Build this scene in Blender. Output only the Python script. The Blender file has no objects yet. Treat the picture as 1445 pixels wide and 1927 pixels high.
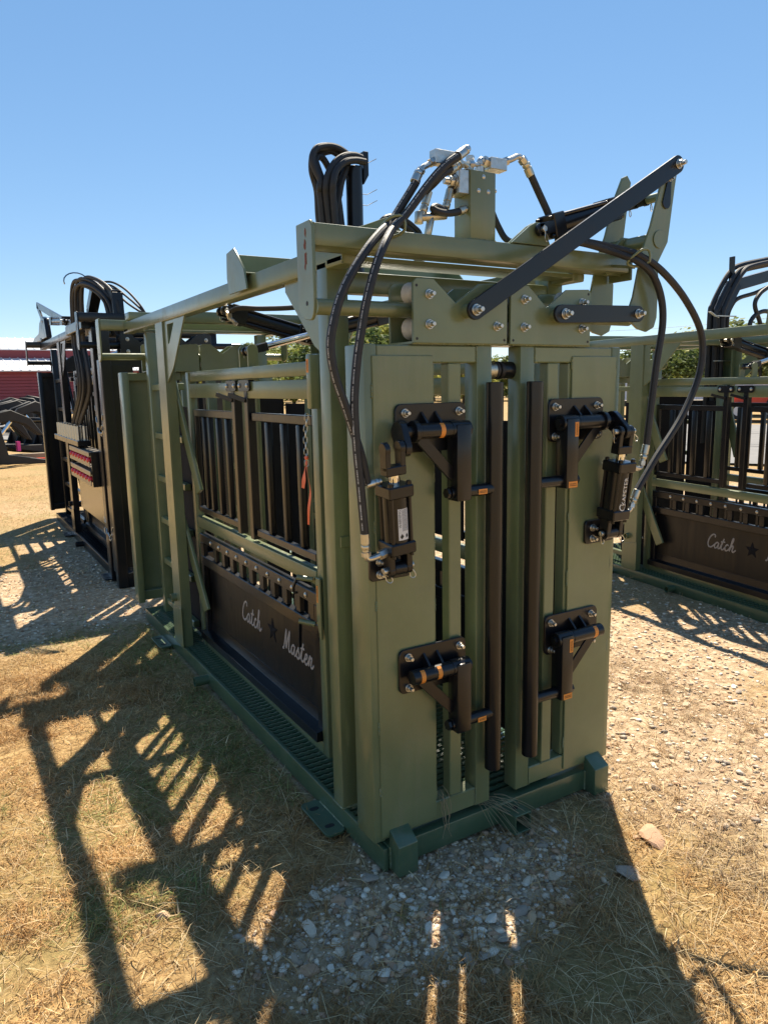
import bpy, bmesh, math, random
import numpy as np
from mathutils import Vector, Matrix

S = bpy.context.scene
COL = S.collection
rnd = random.Random(7)
rad = math.radians

# ------------------------------------------------------------------ camera
CAMP = Vector((-1.1117, -1.9090, 1.60))
YAW, PITCH, ROLL = rad(30.945), rad(9.767), rad(-1.1146)
fw = Vector((math.sin(YAW) * math.cos(PITCH), math.cos(YAW) * math.cos(PITCH), -math.sin(PITCH)))
rt = Vector((math.cos(YAW), -math.sin(YAW), 0))
up = rt.cross(fw)
r2 = math.cos(ROLL) * rt + math.sin(ROLL) * up
u2 = -math.sin(ROLL) * rt + math.cos(ROLL) * up
cam = bpy.data.cameras.new('camera')
cam.sensor_fit = 'VERTICAL'
cam.sensor_height = 24.0
cam.lens = 24.0 * 1377.25 / 1927.0
cam.clip_start = 0.05
cam.clip_end = 3000
co = bpy.data.objects.new('camera', cam)
COL.objects.link(co)
M = Matrix((r2, u2, -fw)).transposed().to_4x4()
M.translation = CAMP
co.matrix_world = M
S.camera = co

# ------------------------------------------------------------------ light
SUN_AZ, SUN_EL = math.atan2(0.607, 0.795), rad(53.9)
W = bpy.data.worlds.new('World')
S.world = W
W.use_nodes = True
nt = W.node_tree
sky = nt.nodes.new('ShaderNodeTexSky')
sky.sky_type = 'NISHITA'
sky.sun_disc = False
sky.sun_elevation = SUN_EL
sky.sun_rotation = SUN_AZ
sky.altitude = 200
sky.air_density = 0.75
sky.dust_density = 0.0
sky.ozone_density = 2.0
bg = nt.nodes['Background']
bg.inputs['Strength'].default_value = 0.143
hsv = nt.nodes.new('ShaderNodeHueSaturation')
hsv.inputs['Saturation'].default_value = 1.50
gam = nt.nodes.new('ShaderNodeGamma')
gam.inputs['Gamma'].default_value = 0.56
nt.links.new(sky.outputs[0], gam.inputs['Color'])
nt.links.new(gam.outputs[0], hsv.inputs['Color'])
nt.links.new(hsv.outputs[0], bg.inputs['Color'])

sl = bpy.data.lights.new('sun', 'SUN')
sl.energy = 4.7
sl.angle = rad(0.53)
sl.color = (1.0, 0.90, 0.74)
so = bpy.data.objects.new('sun', sl)
COL.objects.link(so)
sd = Vector((math.sin(SUN_AZ) * math.cos(SUN_EL), math.cos(SUN_AZ) * math.cos(SUN_EL), math.sin(SUN_EL)))
so.rotation_euler = (-sd).to_track_quat('-Z', 'Y').to_euler()
so.location = (3, 4, 8)

S.view_settings.view_transform = 'Standard'
S.view_settings.look = 'None'
S.view_settings.exposure = 1.22
S.view_settings.gamma = 1.0
S.view_settings.use_curve_mapping = False

# ------------------------------------------------------------------ materials
MATS = {}


def mat(name, col, rough=0.5, metal=0.0, col2=None, nscale=8.0, bump=0.0, bscale=60.0, rvar=0.0, spec=0.5, coat=0.0, detail=4.0, streak=False):
    m = bpy.data.materials.new(name)
    m.use_nodes = True
    t = m.node_tree
    b = t.nodes['Principled BSDF']
    b.inputs['Roughness'].default_value = rough
    b.inputs['Metallic'].default_value = metal
    b.inputs['Specular IOR Level'].default_value = spec
    b.inputs['Coat Weight'].default_value = coat
    b.inputs['Coat Roughness'].default_value = 0.22
    b.inputs['Base Color'].default_value = (*col, 1)
    tc = t.nodes.new('ShaderNodeTexCoord')
    src = tc.outputs['Object']
    if streak:
        mp = t.nodes.new('ShaderNodeMapping')
        mp.inputs['Scale'].default_value = (1, 1, 0.12)
        t.links.new(src, mp.inputs[0])
        src = mp.outputs[0]
    if col2 is not None:
        n = t.nodes.new('ShaderNodeTexNoise')
        n.inputs['Scale'].default_value = nscale
        n.inputs['Detail'].default_value = detail
        n.inputs['Roughness'].default_value = 0.65
        t.links.new(src, n.inputs['Vector'])
        r = t.nodes.new('ShaderNodeValToRGB')
        r.color_ramp.elements[0].position = 0.34
        r.color_ramp.elements[1].position = 0.68
        r.color_ramp.elements[0].color = (*col, 1)
        r.color_ramp.elements[1].color = (*col2, 1)
        t.links.new(n.outputs['Fac'], r.inputs['Fac'])
        t.links.new(r.outputs['Color'], b.inputs['Base Color'])
    if rvar:
        n2 = t.nodes.new('ShaderNodeTexNoise')
        n2.inputs['Scale'].default_value = nscale * 2.3
        n2.inputs['Detail'].default_value = 5
        t.links.new(src, n2.inputs['Vector'])
        mr = t.nodes.new('ShaderNodeMapRange')
        mr.inputs['From Min'].default_value = 0.3
        mr.inputs['From Max'].default_value = 0.7
        mr.inputs['To Min'].default_value = rough - rvar
        mr.inputs['To Max'].default_value = rough + rvar
        t.links.new(n2.outputs['Fac'], mr.inputs['Value'])
        t.links.new(mr.outputs[0], b.inputs['Roughness'])
    if bump:
        n3 = t.nodes.new('ShaderNodeTexNoise')
        n3.inputs['Scale'].default_value = bscale
        n3.inputs['Detail'].default_value = 3
        t.links.new(tc.outputs['Object'], n3.inputs['Vector'])
        bp = t.nodes.new('ShaderNodeBump')
        bp.inputs['Strength'].default_value = bump
        bp.inputs['Distance'].default_value = 0.01
        t.links.new(n3.outputs['Fac'], bp.inputs['Height'])
        t.links.new(bp.outputs[0], b.inputs['Normal'])
    MATS[name] = m
    return m


def attr_mat(name, attr, rough=0.8, bump=0.0, bscale=30, trans=0.0, mottle=0.0):
    m = bpy.data.materials.new(name)
    m.use_nodes = True
    t = m.node_tree
    b = t.nodes['Principled BSDF']
    b.inputs['Roughness'].default_value = rough
    b.inputs['Specular IOR Level'].default_value = 0.3
    a = t.nodes.new('ShaderNodeAttribute')
    a.attribute_name = attr
    src = a.outputs['Color']
    tc = t.nodes.new('ShaderNodeTexCoord')
    if mottle:
        n = t.nodes.new('ShaderNodeTexNoise')
        n.inputs['Scale'].default_value = bscale
        n.inputs['Detail'].default_value = 5
        t.links.new(tc.outputs['Object'], n.inputs['Vector'])
        hs = t.nodes.new('ShaderNodeHueSaturation')
        mr = t.nodes.new('ShaderNodeMapRange')
        mr.inputs['From Min'].default_value = 0.3
        mr.inputs['From Max'].default_value = 0.7
        mr.inputs['To Min'].default_value = 1 - mottle
        mr.inputs['To Max'].default_value = 1 + mottle
        t.links.new(n.outputs['Fac'], mr.inputs['Value'])
        t.links.new(mr.outputs[0], hs.inputs['Value'])
        t.links.new(src, hs.inputs['Color'])
        src = hs.outputs[0]
    t.links.new(src, b.inputs['Base Color'])
    if trans:
        tr = t.nodes.new('ShaderNodeBsdfTranslucent')
        t.links.new(src, tr.inputs['Color'])
        mx = t.nodes.new('ShaderNodeMixShader')
        mx.inputs[0].default_value = trans
        t.links.new(b.outputs[0], mx.inputs[1])
        t.links.new(tr.outputs[0], mx.inputs[2])
        t.links.new(mx.outputs[0], t.nodes['Material Output'].inputs['Surface'])
    if bump:
        n3 = t.nodes.new('ShaderNodeTexNoise')
        n3.inputs['Scale'].default_value = bscale
        n3.inputs['Detail'].default_value = 6
        t.links.new(tc.outputs['Object'], n3.inputs['Vector'])
        bp = t.nodes.new('ShaderNodeBump')
        bp.inputs['Strength'].default_value = bump
        bp.inputs['Distance'].default_value = 0.02
        t.links.new(n3.outputs['Fac'], bp.inputs['Height'])
        t.links.new(bp.outputs[0], b.inputs['Normal'])
    MATS[name] = m
    return m


def worn_paint(name, col, dust, rust_amt=0.5, coat=0.35, spec=0.5):
    m = bpy.data.materials.new(name)
    m.use_nodes = True
    t = m.node_tree
    b = t.nodes['Principled BSDF']
    b.inputs['Coat Weight'].default_value = coat
    b.inputs['Specular IOR Level'].default_value = spec
    b.inputs['Coat Roughness'].default_value = 0.20
    tc = t.nodes.new('ShaderNodeTexCoord')
    geo = t.nodes.new('ShaderNodeNewGeometry')

    def noise(scale, det, vec=None, rough=0.6):
        n = t.nodes.new('ShaderNodeTexNoise')
        n.inputs['Scale'].default_value = scale
        n.inputs['Detail'].default_value = det
        n.inputs['Roughness'].default_value = rough
        t.links.new(vec or tc.outputs['Object'], n.inputs['Vector'])
        return n.outputs['Fac']

    def ramp(f, a, b_, lo=0.0, hi=1.0):
        r = t.nodes.new('ShaderNodeMapRange')
        r.inputs['From Min'].default_value = a
        r.inputs['From Max'].default_value = b_
        r.inputs['To Min'].default_value = lo
        r.inputs['To Max'].default_value = hi
        t.links.new(f, r.inputs['Value'])
        return r.outputs[0]

    def mix(f, a, c):
        x = t.nodes.new('ShaderNodeMix')
        x.data_type = 'RGBA'
        t.links.new(f, x.inputs[0])
        for s_, v in ((6, a), (7, c)):
            if isinstance(v, tuple):
                x.inputs[s_].default_value = (*v, 1)
            else:
                t.links.new(v, x.inputs[s_])
        return x.outputs[2]

    def mul(a, c):
        x = t.nodes.new('ShaderNodeMath')
        x.operation = 'MULTIPLY'
        t.links.new(a, x.inputs[0])
        if isinstance(c, float):
            x.inputs[1].default_value = c
        else:
            t.links.new(c, x.inputs[1])
        return x.outputs[0]
    c2 = tuple(v * 1.16 for v in col)
    c0 = mix(ramp(noise(3.2, 5), 0.35, 0.65), tuple(v * 0.92 for v in col), c2)
    # dust film: patchy, run down in streaks
    mp = t.nodes.new('ShaderNodeMapping')
    mp.inputs['Scale'].default_value = (22, 22, 1.6)
    t.links.new(tc.outputs['Object'], mp.inputs[0])
    streak = ramp(noise(1.0, 4, mp.outputs[0]), 0.54, 0.76, 0.0, 0.20)
    patch = ramp(noise(6.0, 8, None, 0.72), 0.52, 0.80, 0.0, 0.26)
    c1 = mix(streak, c0, dust)
    c1 = mix(patch, c1, dust)
    # chips
    chip = ramp(noise(48.0, 3, None, 0.5), 0.745, 0.765, 0.0, rust_amt)
    gate_ = ramp(noise(2.1, 3), 0.52, 0.62)
    c3 = mix(mul(chip, gate_), c1, (0.13, 0.075, 0.045))
    t.links.new(c3, b.inputs['Base Color'])
    t.links.new(ramp(patch, 0.0, 0.26, 0.28, 0.55), b.inputs['Roughness'])
    bp = t.nodes.new('ShaderNodeBump')
    bp.inputs['Strength'].default_value = 0.16
    bp.inputs['Distance'].default_value = 0.02
    t.links.new(noise(3.0, 3), bp.inputs['Height'])
    b2 = t.nodes.new('ShaderNodeBump')
    b2.inputs['Strength'].default_value = 0.05
    b2.inputs['Distance'].default_value = 0.004
    t.links.new(noise(110, 3), b2.inputs['Height'])
    t.links.new(bp.outputs[0], b2.inputs['Normal'])
    t.links.new(b2.outputs[0], b.inputs['Normal'])
    t.links.new(b2.outputs[0], b.inputs['Coat Normal'])
    MATS[name] = m


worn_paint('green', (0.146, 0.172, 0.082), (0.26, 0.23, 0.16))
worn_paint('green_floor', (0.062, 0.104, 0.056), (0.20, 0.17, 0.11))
worn_paint('black', (0.0070, 0.0072, 0.0090), (0.020, 0.018, 0.016), 0.15, 0.22, 0.32)
mat('black_old', (0.012, 0.012, 0.015), 0.32, col2=(0.022, 0.021, 0.021), nscale=6, bump=0.03, bscale=80, rvar=0.08, coat=0.5)
mat('black_panel', (0.008, 0.008, 0.009), 0.36, col2=(0.018, 0.016, 0.014), nscale=9, rvar=0.08, bump=0.02, streak=True, spec=0.32)
mat('belting', (0.010, 0.010, 0.012), 0.75, col2=(0.016, 0.016, 0.018), nscale=7, spec=0.12)
mat('black_rough', (0.008, 0.008, 0.009), 0.6, col2=(0.018, 0.016, 0.015), nscale=3)
mat('rubber', (0.012, 0.012, 0.013), 0.58, col2=(0.022, 0.021, 0.021), nscale=40, bump=0.05, bscale=300)
mat('zinc', (0.62, 0.61, 0.57), 0.38, metal=1.0, col2=(0.46, 0.45, 0.41), nscale=50, rvar=0.08)
mat('brass_zinc', (0.56, 0.53, 0.43), 0.40, metal=1.0, col2=(0.50, 0.47, 0.38), nscale=60, rvar=0.08)
mat('chrome', (0.78, 0.77, 0.75), 0.10, metal=1.0)
mat('nylon', (0.62, 0.60, 0.54), 0.5, col2=(0.50, 0.47, 0.41), nscale=30)
mat('silver_paint', (0.36, 0.33, 0.30), 0.5, col2=(0.29, 0.26, 0.24), nscale=40)
mat('hose_print', (0.62, 0.61, 0.58), 0.6)
mat('orange_label', (0.72, 0.26, 0.035), 0.5)
mat('label_ink', (0.05, 0.02, 0.01), 0.6)
mat('white_label', (0.66, 0.66, 0.66), 0.45)
mat('black_ink', (0.015, 0.015, 0.015), 0.6)
mat('white_ink', (0.72, 0.72, 0.70), 0.5)
mat('orange_tape', (0.85, 0.16, 0.06), 0.5)
mat('red_knob', (0.62, 0.008, 0.02), 0.25, spec=0.6)
mat('rust', (0.16, 0.045, 0.025), 0.8)
mat('asphalt', (0.16, 0.155, 0.15), 0.9, col2=(0.20, 0.19, 0.18), nscale=3, bump=0.2, bscale=40)
mat('road_tar', (0.045, 0.045, 0.045), 0.8)
mat('barn_red', (0.27, 0.050, 0.065), 0.6, col2=(0.22, 0.042, 0.055), nscale=0.4)
mat('white_metal', (0.78, 0.79, 0.80), 0.45, col2=(0.70, 0.71, 0.73), nscale=0.6)
mat('white_siding', (0.62, 0.66, 0.72), 0.5, col2=(0.55, 0.59, 0.66), nscale=0.5)
mat('glass_dark', (0.02, 0.025, 0.03), 0.08)
mat('tyre', (0.02, 0.02, 0.02), 0.8)
mat('rim', (0.6, 0.6, 0.6), 0.4)
mat('tractor_red', (0.65, 0.06, 0.02), 0.35)
mat('bark', (0.07, 0.055, 0.042), 0.9, col2=(0.11, 0.09, 0.07), nscale=6, bump=0.5, bscale=12)
mat('lumber', (0.40, 0.32, 0.22), 0.8, col2=(0.32, 0.25, 0.17), nscale=5)
mat('pink_tape', (0.8, 0.05, 0.3), 0.5)
mat('straw', (0.30, 0.235, 0.135), 0.8)
attr_mat('grass', 'tint', 0.75, trans=0.22)
attr_mat('stone', 'tint', 0.85, bump=0.35, bscale=45, mottle=0.28)
attr_mat('leaf', 'tint', 0.7, trans=0.35)

# ------------------------------------------------------------------ mesh builder


class G:
    """collects shapes in one bmesh; build() links them as one mesh object"""

    def __init__(self, tf=None):
        self.bm = bmesh.new()
        self.tf = tf

    def poly(self, vs, fs):
        v = [self.bm.verts.new(p) for p in vs]
        for f in fs:
            try:
                self.bm.faces.new([v[i] for i in f])
            except ValueError:
                pass
        return self

    def box(self, x0, x1, y0, y1, z0, z1):
        x0, x1 = sorted((x0, x1))
        y0, y1 = sorted((y0, y1))
        z0, z1 = sorted((z0, z1))
        return self.poly([(x0, y0, z0), (x1, y0, z0), (x1, y1, z0), (x0, y1, z0), (x0, y0, z1), (x1, y0, z1), (x1, y1, z1), (x0, y1, z1)],
                         [(3, 2, 1, 0), (4, 5, 6, 7), (0, 1, 5, 4), (1, 2, 6, 5), (2, 3, 7, 6), (3, 0, 4, 7)])

    def bar(self, p, q, w, h, side=None):
        """rectangular bar from p to q, w along side, h across"""
        p, q = Vector(p), Vector(q)
        d = (q - p).normalized()
        s = Vector(side) if side else (Vector((0, 0, 1)).cross(d) if abs(d.z) < 0.95 else Vector((1, 0, 0)))
        s = (s - d * s.dot(d)).normalized()
        n = d.cross(s)
        vs = []
        for e in (p, q):
            for a, b in ((-1, -1), (1, -1), (1, 1), (-1, 1)):
                vs.append(e + s * a * w / 2 + n * b * h / 2)
        return self.poly(vs, [(3, 2, 1, 0), (4, 5, 6, 7), (0, 1, 5, 4), (1, 2, 6, 5), (2, 3, 7, 6), (3, 0, 4, 7)])

    def prism(self, pts, axis, d0, d1):
        """outline pts in the plane across axis, from d0 to d1. axis y: (x,z); x: (y,z); z: (x,y)"""
        def P(a, b, d):
            return {'y': (a, d, b), 'x': (d, a, b), 'z': (a, b, d)}[axis]
        n = len(pts)
        vs = [P(a, b, d0) for a, b in pts] + [P(a, b, d1) for a, b in pts]
        fs = [tuple(range(n)), tuple(range(2 * n - 1, n - 1, -1))] + [(i, i + n, (i + 1) % n + n, (i + 1) % n) for i in range(n)]
        return self.poly(vs, fs)

    def prism_ring(self, po, pi, axis, d0, d1):
        """plate with a hole: outline po, hole pi with the same number of points"""
        def P(a, b, d):
            return {'y': (a, d, b), 'x': (d, a, b), 'z': (a, b, d)}[axis]
        n = len(po)
        vs = [P(a, b, d) for d in (d0, d1) for pp in (po, pi) for a, b in pp]
        fs = []
        for i in range(n):
            j = (i + 1) % n
            fs += [(i, j, n + j, n + i), (2 * n + i, 3 * n + i, 3 * n + j, 2 * n + j), (i, 2 * n + i, 2 * n + j, j), (n + i, n + j, 3 * n + j, 3 * n + i)]
        return self.poly(vs, fs)

    def cyl(self, p, q, r, n=16, r1=None, cap=True, ph=0.0):
        p, q = Vector(p), Vector(q)
        d = (q - p).normalized()
        a = Vector((0, 0, 1)) if abs(d.z) < 0.9 else Vector((1, 0, 0))
        s = d.cross(a).normalized()
        t = d.cross(s)
        r1 = r if r1 is None else r1
        vs = []
        for e, rr in ((p, r), (q, r1)):
            for i in range(n):
                an = 2 * math.pi * i / n + ph
                vs.append(e + s * rr * math.cos(an) + t * rr * math.sin(an))
        fs = [(i, (i + 1) % n, (i + 1) % n + n, i + n) for i in range(n)]
        if cap:
            fs += [tuple(range(n - 1, -1, -1)), tuple(range(n, 2 * n))]
        return self.poly(vs, fs)

    def ring(self, p, q, r, ri, n=20):
        """open pipe with wall"""
        p, q = Vector(p), Vector(q)
        d = (q - p).normalized()
        a = Vector((0, 0, 1)) if abs(d.z) < 0.9 else Vector((1, 0, 0))
        s = d.cross(a).normalized()
        t = d.cross(s)
        vs = []
        for e, rr in ((p, r), (q, r), (q, ri), (p, ri)):
            for i in range(n):
                an = 2 * math.pi * i / n
                vs.append(e + s * rr * math.cos(an) + t * rr * math.sin(an))
        fs = []
        for k in range(4):
            a0, b0 = k * n, ((k + 1) % 4) * n
            fs += [(a0 + i, a0 + (i + 1) % n, b0 + (i + 1) % n, b0 + i) for i in range(n)]
        return self.poly(vs, fs)

    def pipe(self, pts, r, n=10, close=False, smooth=0):
        pts = [Vector(p) for p in pts]
        if smooth:
            if isinstance(r, (list, tuple)):
                r = [r[i] + (r[i + 1] - r[i]) * j / smooth for i in range(len(r) - 1) for j in range(smooth)] + [r[-1]]
            pts = spline(pts, smooth, close)
        m = len(pts)
        tang = []
        for i in range(m):
            a = pts[i - 1] if (i or close) else pts[i]
            b = pts[(i + 1) % m] if (i < m - 1 or close) else pts[i]
            tang.append((b - a).normalized())
        t0 = tang[0]
        nrm = t0.cross(Vector((0.13, 0.37, 1))).normalized()
        vs = []
        for i in range(m):
            t = tang[i]
            nrm = (nrm - t * nrm.dot(t)).normalized()
            b = t.cross(nrm)
            rr = r[i] if isinstance(r, (list, tuple)) else r
            for k in range(n):
                an = 2 * math.pi * k / n
                vs.append(pts[i] + nrm * rr * math.cos(an) + b * rr * math.sin(an))
        fs = []
        for i in range(m if close else m - 1):
            a, b = i * n, ((i + 1) % m) * n
            fs += [(a + k, a + (k + 1) % n, b + (k + 1) % n, b + k) for k in range(n)]
        if not close:
            fs += [tuple(range(n - 1, -1, -1)), tuple(range((m - 1) * n, m * n))]
        return self.poly(vs, fs)

    def sphere(self, c, r, n=10, sx=1, sy=1, sz=1):
        res = bmesh.ops.create_uvsphere(self.bm, u_segments=n, v_segments=max(4, n // 2), radius=r)
        for v in res['verts']:
            v.co = Vector((v.co.x * sx + c[0], v.co.y * sy + c[1], v.co.z * sz + c[2]))
        return self

    def mesh(self, name, material, bevel=0.0, seg=1, angle=35):
        bm = self.bm
        if self.tf:
            for v in bm.verts:
                v.co = self.tf(v.co)
        bmesh.ops.recalc_face_normals(bm, faces=bm.faces[:])
        if bevel:
            es = [e for e in bm.edges if len(e.link_faces) == 2 and e.calc_face_angle(0) > rad(40)]
            if es:
                bmesh.ops.bevel(bm, geom=es, offset=bevel, offset_type='OFFSET', segments=seg, profile=0.5, affect='EDGES', clamp_overlap=True)
        me = bpy.data.meshes.new(name)
        bm.to_mesh(me)
        bm.free()
        if material:
            me.materials.append(MATS[material] if isinstance(material, str) else material)
        me.polygons.foreach_set('use_smooth', [True] * len(me.polygons))
        me.set_sharp_from_angle(angle=rad(angle))
        return me

    def build(self, name, material, parent=None, bevel=0.0, seg=1, angle=35, label=None):
        o = bpy.data.objects.new(name, self.mesh(name, material, bevel, seg, angle))
        COL.objects.link(o)
        if parent:
            o.parent = parent
        if label:
            o['label'] = label
        return o


def spline(pts, k, close=False):
    pts = [Vector(p) for p in pts]
    n = len(pts)
    out = []
    rng = range(n) if close else range(n - 1)
    for i in rng:
        if close:
            p0, p1, p2, p3 = pts[i - 1], pts[i], pts[(i + 1) % n], pts[(i + 2) % n]
        else:
            p1, p2 = pts[i], pts[i + 1]
            p0 = pts[i - 1] if i else p1 * 2 - p2
            p3 = pts[i + 2] if i + 2 < n else p2 * 2 - p1
        for j in range(k):
            t = j / k
            out.append(0.5 * ((2 * p1) + (p2 - p0) * t + (2 * p0 - 5 * p1 + 4 * p2 - p3) * t * t + (3 * p1 - p0 - 3 * p2 + p3) * t ** 3))
    if not close:
        out.append(pts[-1])
    return out


def inst(name, me, parent, loc, rot=None, scale=1.0):
    o = bpy.data.objects.new(name, me)
    COL.objects.link(o)
    o.parent = parent
    o.location = loc
    if rot is not None:
        o.rotation_euler = rot
    o.scale = (scale,) * 3 if not isinstance(scale, (tuple, list)) else scale
    return o


def thing(name, label, cat, loc=(0, 0, 0), rz=0.0, group=None):
    o = bpy.data.objects.new(name, None)
    COL.objects.link(o)
    o.empty_display_size = 0.2
    o.location = loc
    o.rotation_euler = (0, 0, rz)
    tag(o, label, cat, group)
    return o


def tag(o, label=None, cat=None, group=None, kind=None):
    if label:
        o['label'] = label
    if cat:
        o['category'] = cat
    if group:
        o['group'] = group
    if kind:
        o['kind'] = kind
    return o


def rrect(x0, x1, z0, z1, r, k=4):
    out = []
    for cx, cz, a0 in ((x1 - r, z1 - r, 0), (x0 + r, z1 - r, 90), (x0 + r, z0 + r, 180), (x1 - r, z0 + r, 270)):
        for i in range(k + 1):
            a = rad(a0 + 90 * i / k)
            out.append((cx + r * math.cos(a), cz + r * math.sin(a)))
    return out


def capsule(p, q, rp, rq, k=8):
    """outline of a plate with round ends at p and q"""
    a = math.atan2(q[1] - p[1], q[0] - p[0])
    out = []
    for i in range(k + 1):
        t = a + math.pi / 2 + math.pi * i / k
        out.append((p[0] + rp * math.cos(t), p[1] + rp * math.sin(t)))
    for i in range(k + 1):
        t = a - math.pi / 2 + math.pi * i / k
        out.append((q[0] + rq * math.cos(t), q[1] + rq * math.sin(t)))
    return out


# shared small meshes -------------------------------------------------------


def bolt_mesh():
    g = G()
    g.cyl((0, 0, 0), (0, 0, 0.003), 0.0135, 14)
    g.cyl((0, 0, 0.003), (0, 0, 0.0125), 0.0105, 6)
    g.cyl((0, 0, 0.0125), (0, 0, 0.0245), 0.0065, 10, 0.0058)
    return g.mesh('bolt', 'zinc', 0.0008)


def button_mesh():
    g = G()
    g.cyl((0, 0, 0), (0, 0, 0.002), 0.010, 12)
    g.sphere((0, 0, 0.002), 0.0085, 10, 1, 1, 0.6)
    return g.mesh('bolt_head', 'zinc')


def hairpin_mesh():
    g = G()
    g.pipe([(-0.002, 0, 0.012), (0.003, 0, 0.004), (-0.003, 0, -0.006), (0.002, 0, -0.016), (0.010, 0, -0.027), (0.012, 0, -0.037), (0.005, 0, -0.043), (-0.003, 0, -0.039), (-0.006, 0, -0.028), (-0.003, 0, -0.014), (-0.004, 0, 0.010)], 0.0016, 6, smooth=4)
    return g.mesh('hairpin_clip', 'zinc')


BOLT, BUTTON, HAIRPIN = bolt_mesh(), button_mesh(), hairpin_mesh()
ROT = {'-y': (rad(90), 0, 0), '+y': (rad(-90), 0, 0), '-x': (0, rad(-90), 0), '+x': (0, rad(90), 0), '+z': (0, 0, 0), '-z': (rad(180), 0, 0)}


def bolt(parent, loc, d='-y', s=1.0, me=None):
    return inst('bolt', me or BOLT, parent, loc, ROT[d], s)


def ferrule(parent, p, q, r=0.0145, m='zinc', name='hose_fitting'):
    """crimp sleeve, hex nut and nose from p (hose side) to q"""
    p, q = Vector(p), Vector(q)
    v = q - p
    g = G()
    g.cyl(p, p + v * 0.55, r, 14)
    g.cyl(p + v * 0.55, p + v * 0.62, r * 0.8, 12)
    g.cyl(p + v * 0.62, p + v * 0.85, r * 1.02, 6)
    g.cyl(p + v * 0.85, q, r * 0.75, 12)
    return g.build(name, m, parent, 0.0007)


def adapter(parent, pts, r=0.011, m='zinc'):
    """steel elbow with hex collars at both ends"""
    g = G()
    sp = spline(pts, 5)
    g.pipe(sp, r * 0.8, 10)
    for a, b in ((0, 3), (len(sp) - 4, len(sp) - 1)):
        g.cyl(sp[a], sp[b], r * 1.25, 6)
    return g.build('hose_fitting', m, parent)


def hose(parent, pts, r=0.0125, k=6, name='hydraulic_hose', n=10, prnt=None):
    o = G().pipe(pts, r, n, smooth=k).build(name, 'rubber', parent)
    if prnt:
        # dashes of white print lying on the hose wall, on the side given
        sp = spline(pts, k * 3)
        g = G()
        off = Vector(prnt).normalized()
        L = 0.0
        for i in range(2, len(sp) - 3):
            t = (sp[i + 1] - sp[i]).normalized()
            o1 = (off - t * off.dot(t)).normalized() * (r * 1.005)
            s = t.cross(o1).normalized() * 0.0022
            if (i % 7) == 6:
                continue
            nn = 3
            for j in range(nn):
                a = sp[i].lerp(sp[i + 1], j / nn)
                b = sp[i].lerp(sp[i + 1], (j + 0.25 + 0.45 * rnd.random()) / nn)
                h = 0.5 + 0.5 * rnd.random()
                g.poly([a + o1 - s * h, b + o1 - s, b + o1 + s * h, a + o1 + s], [(0, 1, 2, 3)])
        g.build('hose_print', 'hose_print', o)
    return o


def weld(parent, p, q, m, r=0.0042):
    """lumpy weld bead from p to q"""
    p, q = Vector(p), Vector(q)
    n = max(3, int((q - p).length / 0.006))
    pts, rr = [], []
    for i in range(n * 2 + 1):
        pts.append(p.lerp(q, i / (2 * n)) + Vector((rnd.uniform(-1, 1), rnd.uniform(-1, 1), rnd.uniform(-1, 1))) * 0.0005)
        rr.append(r * (rnd.uniform(0.9, 1.15) if i % 2 else rnd.uniform(0.6, 0.8)))
    return G().pipe(pts, rr, 6).build('weld_bead', m, parent)


def chain(parent, pts, wire=0.0022, pitch=0.022, name='chain', m='zinc'):
    sp = spline(pts, 14)
    g = G()
    acc, last, flip = 0.0, sp[0], False
    i = 0
    cur = sp[0].copy()
    k = 1
    while k < len(sp):
        if (sp[k] - cur).length >= pitch:
            d = (sp[k] - cur).normalized()
            c = cur + d * pitch / 2
            s = Vector((0.3, 1, 0)).cross(d).normalized()
            if flip:
                s = d.cross(s).normalized()
            h, w = pitch * 0.62, pitch * 0.32
            loop = []
            for a in range(10):
                an = 2 * math.pi * a / 10
                cx, sx = math.cos(an), math.sin(an)
                loop.append(c + d * (h - w) * (1 if cx > 0.05 else -1 if cx < -0.05 else 0) + d * w * cx + s * w * sx)
            g.pipe(loop, wire, 5, close=True)
            cur = cur + d * pitch
            flip = not flip
        else:
            k += 1
    return g.build(name, m, parent)


def orange_label(parent, quad, ink=True):
    """small orange sticker; quad = 4 corners"""
    q = [Vector(p) for p in quad]
    o = G().poly(q, [(0, 1, 2, 3)]).build('warning_sticker', 'orange_label', parent)
    if ink:
        nrm = (q[1] - q[0]).cross(q[3] - q[0]).normalized() * 0.0006
        g = G()
        longu = (q[1] - q[0]).length > (q[3] - q[0]).length

        def P(u, v):
            return q[0] + (q[1] - q[0]) * u + (q[3] - q[0]) * v + nrm
        for row in range(2):
            u = 0.12
            while u < 0.86:
                w = 0.03 + 0.05 * rnd.random()
                v0 = 0.30 + 0.25 * row
                c = [P(u, v0), P(u + w, v0), P(u + w, v0 + 0.12), P(u, v0 + 0.12)] if longu else [P(v0, u), P(v0 + 0.12, u), P(v0 + 0.12, u + w), P(v0, u + w)]
                g.poly(c, [(0, 1, 2, 3)])
                u += w + 0.025
        g.build('print', 'label_ink', o)
    return o


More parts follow.
